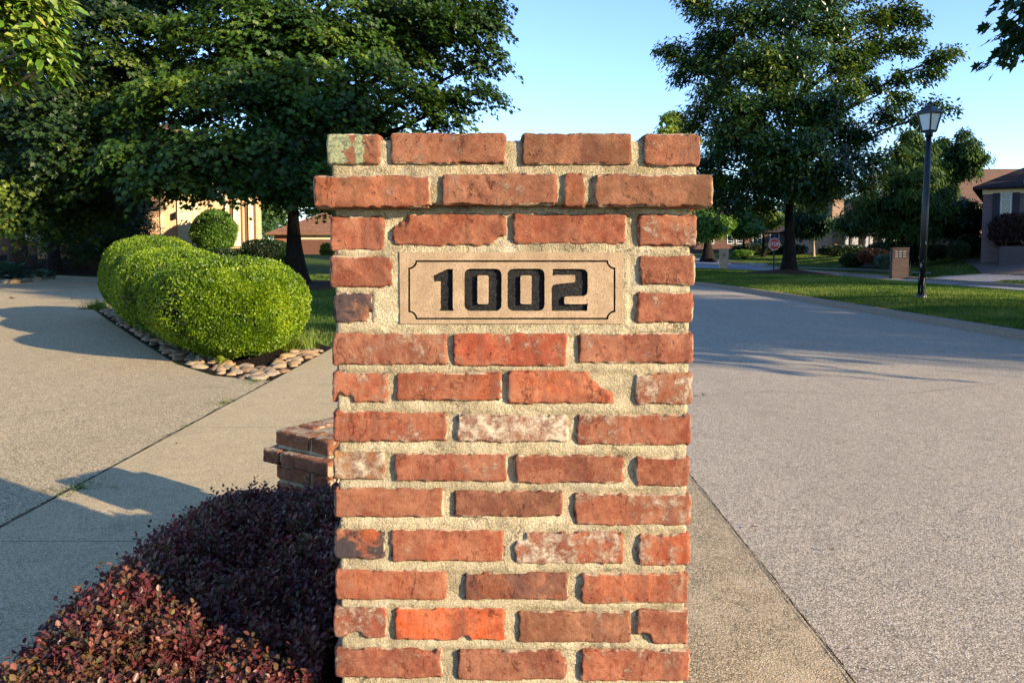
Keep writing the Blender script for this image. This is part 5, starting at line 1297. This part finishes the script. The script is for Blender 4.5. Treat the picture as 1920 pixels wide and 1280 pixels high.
# ------------------------------------------------------------------ lamp post
def build_lamp():
    p = G(1727, 556); z = float(medz(np.array(p[0]), np.array(p[1]))); d = ray(1727, 556); 
    t = (z - CAMH) / d.z; x, y = d.x * t, d.y * t
    H = P(1742, 246, y).z - z
    root = empty('street_lamp', (x, y, z), 'black post lamp with four frosted panes on the grass median', 'street lamp')
    lx = P(1742, 246, y).x - x
    mb = MB(); R_ = .068
    mb.tube([(0, 0, -.05), (lx * .5, 0, H * .5), (lx, 0, H - .05)], [R_ * 1.05, R_, R_ * .78], 16); mb.tube([(0, 0, -.05), (0, 0, .05)], [.12, .09], 16); mb.tube([(lx, 0, H - .12), (lx, 0, H)], [.075, .075], 12)
    mb.build('post', MAT['postp'], root, True)
    def Q(px, py): q = P(px, py, y); return q.x - x, q.z - z
    zb = H; zt = Q(1742, 213)[1]; cap = Q(1742, 206)[1]; tip = Q(1742, 196)[1]; wt = .155; wb = .094
    M = Matrix.Translation((lx, 0, 0)) @ Matrix.Rotation(math.radians(24), 4, 'Z')
    fr = MB()
    cs = [(-1, -1), (1, -1), (1, 1), (-1, 1)]
    for (a, b) in cs: fr.tube([M @ Vector((a * wb, b * wb, zb)), M @ Vector((a * wt, b * wt, zt))], [.017, .017], 6)
    for w, zz in ((wb, zb), (wt, zt)):
        for i in range(4):
            a, b = cs[i], cs[(i + 1) % 4]; fr.tube([M @ Vector((a[0] * w, a[1] * w, zz)), M @ Vector((b[0] * w, b[1] * w, zz))], [.02, .02], 6)
    fr.box(-wb, wb, -wb, wb, zb - .03, zb + .01, 0, M); fr.build('lantern_frame', MAT['blackm'], root)
    for i in range(4):
        a, b = cs[i], cs[(i + 1) % 4]; g = MB(); k = .94
        vs = [M @ Vector((a[0] * wb * k, a[1] * wb * k, zb + .01)), M @ Vector((b[0] * wb * k, b[1] * wb * k, zb + .01)), M @ Vector((b[0] * wt * k, b[1] * wt * k, zt)), M @ Vector((a[0] * wt * k, a[1] * wt * k, zt))]
        c_ = M @ Vector((0, 0, (zb + zt) / 2)); ins = [v + (Vector((c_.x, c_.y, v.z)) - v).normalized() * .006 for v in vs]
        g.add(vs + ins, [(0, 1, 2, 3), (7, 6, 5, 4), (0, 4, 5, 1), (1, 5, 6, 2), (2, 6, 7, 3), (3, 7, 4, 0)]); g.build('lantern_pane', MAT['frost'], root)
    c2 = MB(); e = .178
    lv = [(e, zt - .01), (e, zt + .02), (.115, cap + .02), (.07, cap + .05), (.05, tip - .03), (.05, tip)]
    vs = []; fs = []
    for w, zz in lv: vs += [M @ Vector((a * w, b * w, zz)) for a, b in cs]
    for i in range(len(lv) - 1):
        for k in range(4): fs.append((i * 4 + k, i * 4 + (k + 1) % 4, i * 4 + 4 + (k + 1) % 4, i * 4 + 4 + k))
    fs += [(3, 2, 1, 0), tuple(range(len(vs) - 4, len(vs)))]
    c2.add(vs, fs); c2.build('lantern_cap', MAT['blackm'], root, False, .004)
    c3 = MB(); c3.lathe([(.05, tip), (.06, tip + .03), (.02, tip + .06)], 12, 0, (lx, 0, 0)); c3.build('finial', MAT['blackm'], root, True)
build_lamp()

# ------------------------------------------------------------------ stop sign
def build_stop():
    Y = 44.0; b = P(1451, 497, Y); c = P(1452, 458, Y); z = float(terr(b.x, Y)); R_ = 11.3 / FPX * Y
    root = empty('stop_sign', (c.x, Y, z), 'red octagonal stop sign on a dark post left of the oak trunk', 'traffic sign')
    cz = c.z - z
    mb = MB(); mb.box(-.035, .035, .02, .06, min(b.z - z, 0) - .1, cz + R_ * .6); mb.build('post', MAT['postg'], root, False, .004)
    def octa(name, r, y0, y1, mat):
        m = MB(); vs = [(r * math.cos(math.radians(22.5 + 45 * k)), y, cz + r * math.sin(math.radians(22.5 + 45 * k))) for y in (y0, y1) for k in range(8)]
        m.add(vs, [tuple(range(8)), tuple(range(15, 7, -1))] + [(k, k + 8, (k + 1) % 8 + 8, (k + 1) % 8) for k in range(8)]); return m.build(name, mat, root)
    octa('sign_border', R_ * 1.02, .0, .012, MAT['stopwhite']); face = octa('sign_face', R_ * .93, -.006, -.001, MAT['stopred'])
    fc = bpy.data.curves.new('lettering', 'FONT'); fc.body = 'STOP'; fc.align_x = 'CENTER'; fc.align_y = 'CENTER'; fc.size = R_ * .86; fc.extrude = .003; fc.offset = R_ * .012; fc.space_character = 1.0
    t = bpy.data.objects.new('lettering', fc); C.objects.link(t); bpy.context.view_layer.update()
    me = bpy.data.meshes.new_from_object(t.evaluated_get(bpy.context.evaluated_depsgraph_get())); bpy.data.objects.remove(t)
    co = np.zeros(len(me.vertices) * 3, np.float32); me.vertices.foreach_get('co', co); co = co.reshape(-1, 3)
    ext = co[:, 0].max() - co[:, 0].min(); k = R_ * 1.58 / ext
    co = np.stack([co[:, 0] * k, -.012 - co[:, 2], cz + co[:, 1] * k * 1.25], 1); me.vertices.foreach_set('co', co.ravel().astype(np.float32)); me.materials.clear(); me.materials.append(MAT['stopwhite'])
    link('lettering', me, None, face)
build_stop()

# ------------------------------------------------------------------ mailbox pillars
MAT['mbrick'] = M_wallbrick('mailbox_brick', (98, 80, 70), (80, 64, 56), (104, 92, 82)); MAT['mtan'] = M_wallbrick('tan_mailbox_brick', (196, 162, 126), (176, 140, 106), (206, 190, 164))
def build_mailbox(label, x, ytop, ybot, Y, wpx, mat, rz, box_panel):
    z = float(terr(P(x, ybot, Y).x, Y)); c = P(x, ybot, Y); h = P(x, ytop, Y).z - z; w = wpx / FPX * Y / 2
    root = empty('mailbox_pillar', (c.x, Y, z), label, 'mailbox', rz)
    mb = MB(); mb.box(-w, w, -w, w, -.1, h - .07); mb.box(-w * 1.05, w * 1.05, -w * 1.05, w * 1.05, h - .07 + .001, h, 0); mb.build('brickwork', mat, root, False, .008)
    m2 = MB(); m2.box(-w - .03, -w - .002, -w * .45, w * .45, h * .62, h * .88); m2.tube([(-w - .05, -.02, h * .80), (-w - .05, .02, h * .80)], [.015, .015], 6); m2.build('mailbox_door', MAT['blackm'], root, False, .006)
    if box_panel:
        m3 = MB()
        for r0 in range(3):
            for c0 in range(3):
                xx = -w * .7 + c0 * w * .48; zz = h * .70 + r0 * h * .075; m3.box(xx, xx + w * .36, -w - .014, -w - .002, zz, zz + h * .045)
        m3.build('number_panel', simple('pale_panel', (138, 126, 116)), root)
    else:
        m3 = MB(); m3.box(-w * .5, w * .3, -w - .014, -w - .002, h * .62, h * .80); m3.build('number_panel', simple('tan_panel', (150, 120, 90)), root)
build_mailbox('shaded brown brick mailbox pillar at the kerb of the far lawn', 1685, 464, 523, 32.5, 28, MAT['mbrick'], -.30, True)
build_mailbox('small tan brick mailbox pillar lit by the sun, beside the tall pillar edge', 1357, 466, 497, 47, 15, MAT['mtan'], -.15, False)

# ------------------------------------------------------------------ houses
def house(name, label, loc, rz, w, d, zh, roof_h, wallm, roofm, over=.35, frieze=None, gutter=None, ridge='x'):
    root = empty(name, loc, label, 'house', rz)
    mb = MB(); mb.box(0, w, 0, d, -.3, zh); mb.build('wall', wallm, root)
    z = zh + .02; o = over; r = min(w, d) / 2
    if w >= d: a, b = Vector((r, d / 2, z + roof_h)), Vector((w - r, d / 2, z + roof_h))
    else: a, b = Vector((w / 2, r, z + roof_h)), Vector((w / 2, d - r, z + roof_h))
    vs = [(-o, -o, z), (w + o, -o, z), (w + o, d + o, z), (-o, d + o, z), a, b, (-o, -o, z - .12), (w + o, -o, z - .12), (w + o, d + o, z - .12), (-o, d + o, z - .12)]
    if w >= d: fs = [(0, 1, 5, 4), (1, 2, 5), (2, 3, 4, 5), (3, 0, 4)]
    else: fs = [(0, 1, 4), (1, 2, 5, 4), (2, 3, 5), (3, 0, 4, 5)]
    fs += [(0, 6, 7, 1), (1, 7, 8, 2), (2, 8, 9, 3), (3, 9, 6, 0), (9, 8, 7, 6)]
    m = MB(); m.add(vs, fs); rf = m.build('roof', roofm, root)
    if frieze is not None:
        m = MB(); m.box(-.02, w + .02, -.03, -.002, zh - .32, zh - .11); m.box(-.03, -.002, .0, d, zh - .32, zh - .11); m.build('frieze', frieze, root)
    return root
def window(root, x, z0, z1, w, y=0, shutters=None, trim='trimg', side=False, cols=2, rows=4):
    M = Matrix.Rotation(math.radians(90), 4, 'Z') if side else Matrix()
    f = MB(); t = .06
    for (a, b, c, e) in ((x - w / 2, x + w / 2, z1 - t, z1), (x - w / 2, x + w / 2, z0, z0 + t), (x - w / 2, x - w / 2 + t, z0 + t + .001, z1 - t - .001), (x + w / 2 - t, x + w / 2, z0 + t + .001, z1 - t - .001)): f.box(a, b, y - .05, y - .002, c, e)
    for i in range(1, cols): xx = x - w / 2 + w * i / cols; f.box(xx - .012, xx + .012, y - .035, y - .012, z0 + t + .001, z1 - t - .001)
    for i in range(1, rows): zz = z0 + (z1 - z0) * i / rows; f.box(x - w / 2 + t, x + w / 2 - t, y - .033, y - .013, zz - .012, zz + .012)
    fr = f.build('window', MAT[trim], root)
    g = MB(); g.box(x - w / 2 + t, x + w / 2 - t, y - .01, y - .003, z0 + t, z1 - t); g.build('glass', MAT['glass'], fr)
    if shutters:
        for s_ in (-1, 1):
            xx = x + s_ * (w / 2 + .17); h = MB(); h.box(xx - .14, xx + .14, y - .05, y - .003, z0, z1)
            for i in range(int((z1 - z0) / .09)): zz = z0 + .05 + i * .09; h.box(xx - .11, xx + .11, y - .065, y - .051, zz, zz + .05)
            h.build('shutter', MAT['shutter'], root)
roofd = M_shingle('dark_roof_shingle', (62, 54, 54), (46, 40, 42)); roofb = M_shingle('brown_roof_shingle', (136, 100, 78), (112, 82, 64)); roofr = M_shingle("tan_roof_shingle", (124, 96, 78), (104, 80, 64))
# brick house at the right edge
z0 = float(terr(23, 37)); cx = P(1842, 400, 37).x; ze = P(1842, 352, 37).z - z0
hr = house('brick_house', 'grey-purple brick house with a dark hip roof cut off by the right edge', (cx, 37, z0), -.58, 14, 11, ze, 2.9, M_wallbrick('grey_brick', (118, 100, 104), (88, 74, 82), (140, 128, 128)), roofd, .42, MAT['trimw'])
def HX(px): u = (px - PX) / FPX; return (37 * u - cx) / (math.cos(-.58) - u * math.sin(-.58))
window(hr, HX(1881), P(1881, 416, 37).z - z0, P(1881, 363, 37).z - z0, .46, 0, True); window(hr, HX(1990), P(1881, 416, 37).z - z0, P(1881, 363, 37).z - z0, .9, 0, True)
m = MB()
for k in range(5): m.box(HX(1874), HX(1990), -2.6 + k * .36, -.05 if k == 4 else -2.6 + (k + 1) * .36 - .003, -.2, .13 + k * .15)
tag(m.build('front_steps', simple('dark_stone', (78, 72, 74), bump=.01), hr))
m = MB(); m.lathe([(.36, 0), (.36, .15), (.32, .32), (.2, .46), (.0, .5)], 16, 0, (HX(1930), -.3, ze + .1)); m.build('arched_dormer', MAT['trimg'], hr)
# house with the tan roof behind
z0 = float(terr(38, 62)); a = P(1776, 400, 62); hc = house('cream_house', 'cream house with a tan hip roof behind the stucco wall, lit by the sun', (a.x, 62, z0), 0, 16, 12, P(1800, 364, 62).z - z0, 2.6, simple('cream_stucco', (224, 196, 146), .9), roofr, .4, MAT['trimw'])
m = MB(); rr = [(.2, -3.4), (4.3, -3.4), (4.3, -.01), (.2, -.01)]; zt = P(1800, 388, 62).z - z0
m.box(.2, 4.3, -3.4, -.01, -.2, zt); m.build('porch_wall', simple('cream_stucco_dim', (214, 184, 136)), hc)
m = MB(); m.add([(-.1, -3.8, zt + .01), (4.7, -3.8, zt + .01), (4.7, -.45, zt + .01), (-.1, -.45, zt + .01), (.6, -.45, zt + 1.0), (3.2, -.45, zt + 1.0)], [(0, 1, 5, 4), (1, 2, 5), (2, 3, 4, 5), (3, 0, 4), (3, 2, 1, 0)]); m.build('porch_roof', roofr, hc)
# stucco wall
z0 = float(terr(25, 44)); a, b = P(1728, 420, 44), P(1836, 420, 44)
m = MB(); m.box(0, b.x - a.x, 0, .3, -.3, a.z - z0); m.box(-.04, b.x - a.x + .04, -.04, .34, a.z - z0 + .002, a.z - z0 + .08)
o = m.build('stucco_wall', simple('tan_stucco', (196, 170, 132), .95, bump=.006)); o.location = (a.x, 44, z0); tag(o, 'tan stucco garden wall with a sunlit top seen under the trees', 'wall')
MAT['postw'] = simple('grey_white_post', (150, 150, 152))
# porch house in the centre right
z0 = float(terr(27, 60)); a = P(1556, 400, 60); brt = M_wallbrick('tan_brick', (160, 130, 104), (132, 104, 84), (168, 152, 132))
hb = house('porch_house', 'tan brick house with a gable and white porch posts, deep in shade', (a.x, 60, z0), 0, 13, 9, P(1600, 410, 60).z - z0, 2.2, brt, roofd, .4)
w2 = P(1577, 400, 60).x - a.x; hz = P(1560, 372, 60).z - z0
m = MB(); m.box(-.02, w2, -.5, 1.2, -.2, hz); m.build('chimney', brt, hb)
for px in (1582, 1594, 1600, 1619, 1627, 1650):
    q = P(px, 440, 59).x - a.x; m = MB(); m.box(q - .12, q + .12, -1.6, -1.36, -.1, P(px, 436, 58.5).z - z0); m.build('porch_post', MAT['postw'], hb, False, .01)
m = MB(); q0 = w2 - .1; q1 = P(1700, 400, 60).x - a.x; zp = P(1600, 436, 58.5).z - z0
m.add([(q0, -1.9, zp), (q1, -1.9, zp), (q1, -.01, zp + .9), (q0, -.01, zp + .9), (q0, -1.9, zp - .15), (q1, -1.9, zp - .15), (q1, -.01, zp - .15), (q0, -.01, zp - .15)], [(0, 1, 2, 3), (4, 7, 6, 5), (0, 4, 5, 1), (1, 5, 6, 2), (3, 7, 4, 0), (2, 6, 7, 3)]); m.build('porch_roof', roofd, hb)
window(hb, 4.6, .8, 2.2, .9, 0, False); window(hb, 7.6, .8, 2.2, .9, 0, False)
# long dark house behind the stop sign
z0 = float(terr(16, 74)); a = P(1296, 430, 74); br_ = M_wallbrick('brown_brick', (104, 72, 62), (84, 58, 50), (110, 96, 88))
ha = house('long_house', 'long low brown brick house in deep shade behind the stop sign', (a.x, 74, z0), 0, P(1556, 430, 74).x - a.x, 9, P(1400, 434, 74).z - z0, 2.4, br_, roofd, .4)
for k, px in enumerate((1330, 1372, 1384, 1420, 1452, 1500, 1530)): window(ha, P(px, 450, 74).x - a.x, .9, 2.0, .9, 0, False)
m = MB(); q = P(1516, 460, 74).x - a.x; m.box(q - .45, q + .45, -.06, -.002, 0, 2.0); m.build('door', simple('terracotta_door', (150, 100, 76)), ha)
# cream house on the left
Yh = 46.0; z0 = float(terr(-18, Yh)); xr = P(490, 420, Yh); xl = P(120, 420, Yh); W = xr.x - xl.x
tanb = M_wallbrick('pale_tan_brick', (206, 164, 124), (184, 140, 102), (214, 192, 160))
hl = house('cream_house', 'two-storey cream brick house at the left, bright in the low sun', (xr.x - W * math.cos(.31), Yh - W * math.sin(.31), z0), .31, W, 10, 5.6, 2.6, tanb, roofr, .4, MAT['trimw'])
def LX(px): u = (px - PX) / FPX; return W - (xr.x - Yh * u) / (math.cos(.31) - u * math.sin(.31))
def LZ(py): return P(400, py, Yh).z - z0
def strip_(name, x0, x1, mat, pro=.05, zt=5.0, zb=0.0): m = MB(); m.box(LX(x0), LX(x1), -pro, -.002, zb, zt); return m.build(name, mat, hl, False, .006)
strip_('downspout', 304, 308.5, MAT['trimw'], .09)
strip_('pilaster', 336, 364, simple('cream_panel', (226, 200, 150)), .12); strip_('pilaster', 364.5, 372, MAT['trimw'], .16)
shd = simple('brown_shutter', (96, 70, 50))
for (x0, x1, mt) in [(425, 429, 'trimw'), (440, 453, 'trimw'), (468, 477, 'trimw')]: strip_('pilaster', x0, x1, MAT[mt], .14, 5.0, LZ(462))
for (x0, x1) in [(434, 440), (453.5, 457), (462, 467), (477.5, 482)]: strip_('shutter', x0, x1, shd, .05, 5.0, LZ(461))
m = MB(); m.box(LX(331), LX(335), -.35, -.002, LZ(412), LZ(400)); m.build('wall_lantern', MAT['blackm'], hl, False, .01)
window(hl, LX(250), .9, 2.4, 1.0, 0, False); window(hl, LX(200), .9, 2.4, 1.0, 0, False)
for px in (160, 230, 290, 350, 420): window(hl, LX(px), 3.4, 4.8, 1.0, 0, False)
# garage house far left centre
Yg = 56.0; a = P(514, 440, Yg); z0 = float(terr(a.x, Yg)); orb = M_wallbrick('orange_brick', (150, 92, 66), (126, 74, 54), (150, 130, 110))
hg = house('garage_house', 'low brick garage with a brown roof and wide brown door behind the maple trunk', (a.x, Yg, z0), 0, 11, 9, P(560, 438, Yg).z - z0, 2.4, orb, roofb, .5)
m = MB(); g0, g1 = P(563, 450, Yg).x - a.x, P(622, 450, Yg).x - a.x; gt = P(563, 449, Yg).z - z0
m.box(g0, g1, -.05, -.004, 0, gt)
for k in range(1, 4): m.box(g0, g1, -.06, -.051, gt * k / 4 - .02, gt * k / 4 + .02)
m.build('garage_door', simple('brown_garage_door', (96, 66, 54)), hg)
m = MB(); m.box(g0 - .1, g1 + .1, -.09, -.004, gt + .002, gt + .36); m.build('door_header', MAT['trimw'], hg)
# dark timber outbuilding hidden in the woods at the left edge
a = P(-40, 450, 47); z0 = float(terr(a.x, 47)); hs = house('dark_house', 'dark brick house almost lost behind the shade trees at the far left', (a.x - 6, 47, z0), 0, 12, 8, 3.0, 2.2, br_, roofd, .4)
window(hs, 9, .9, 2.0, 1.0, 0, False)
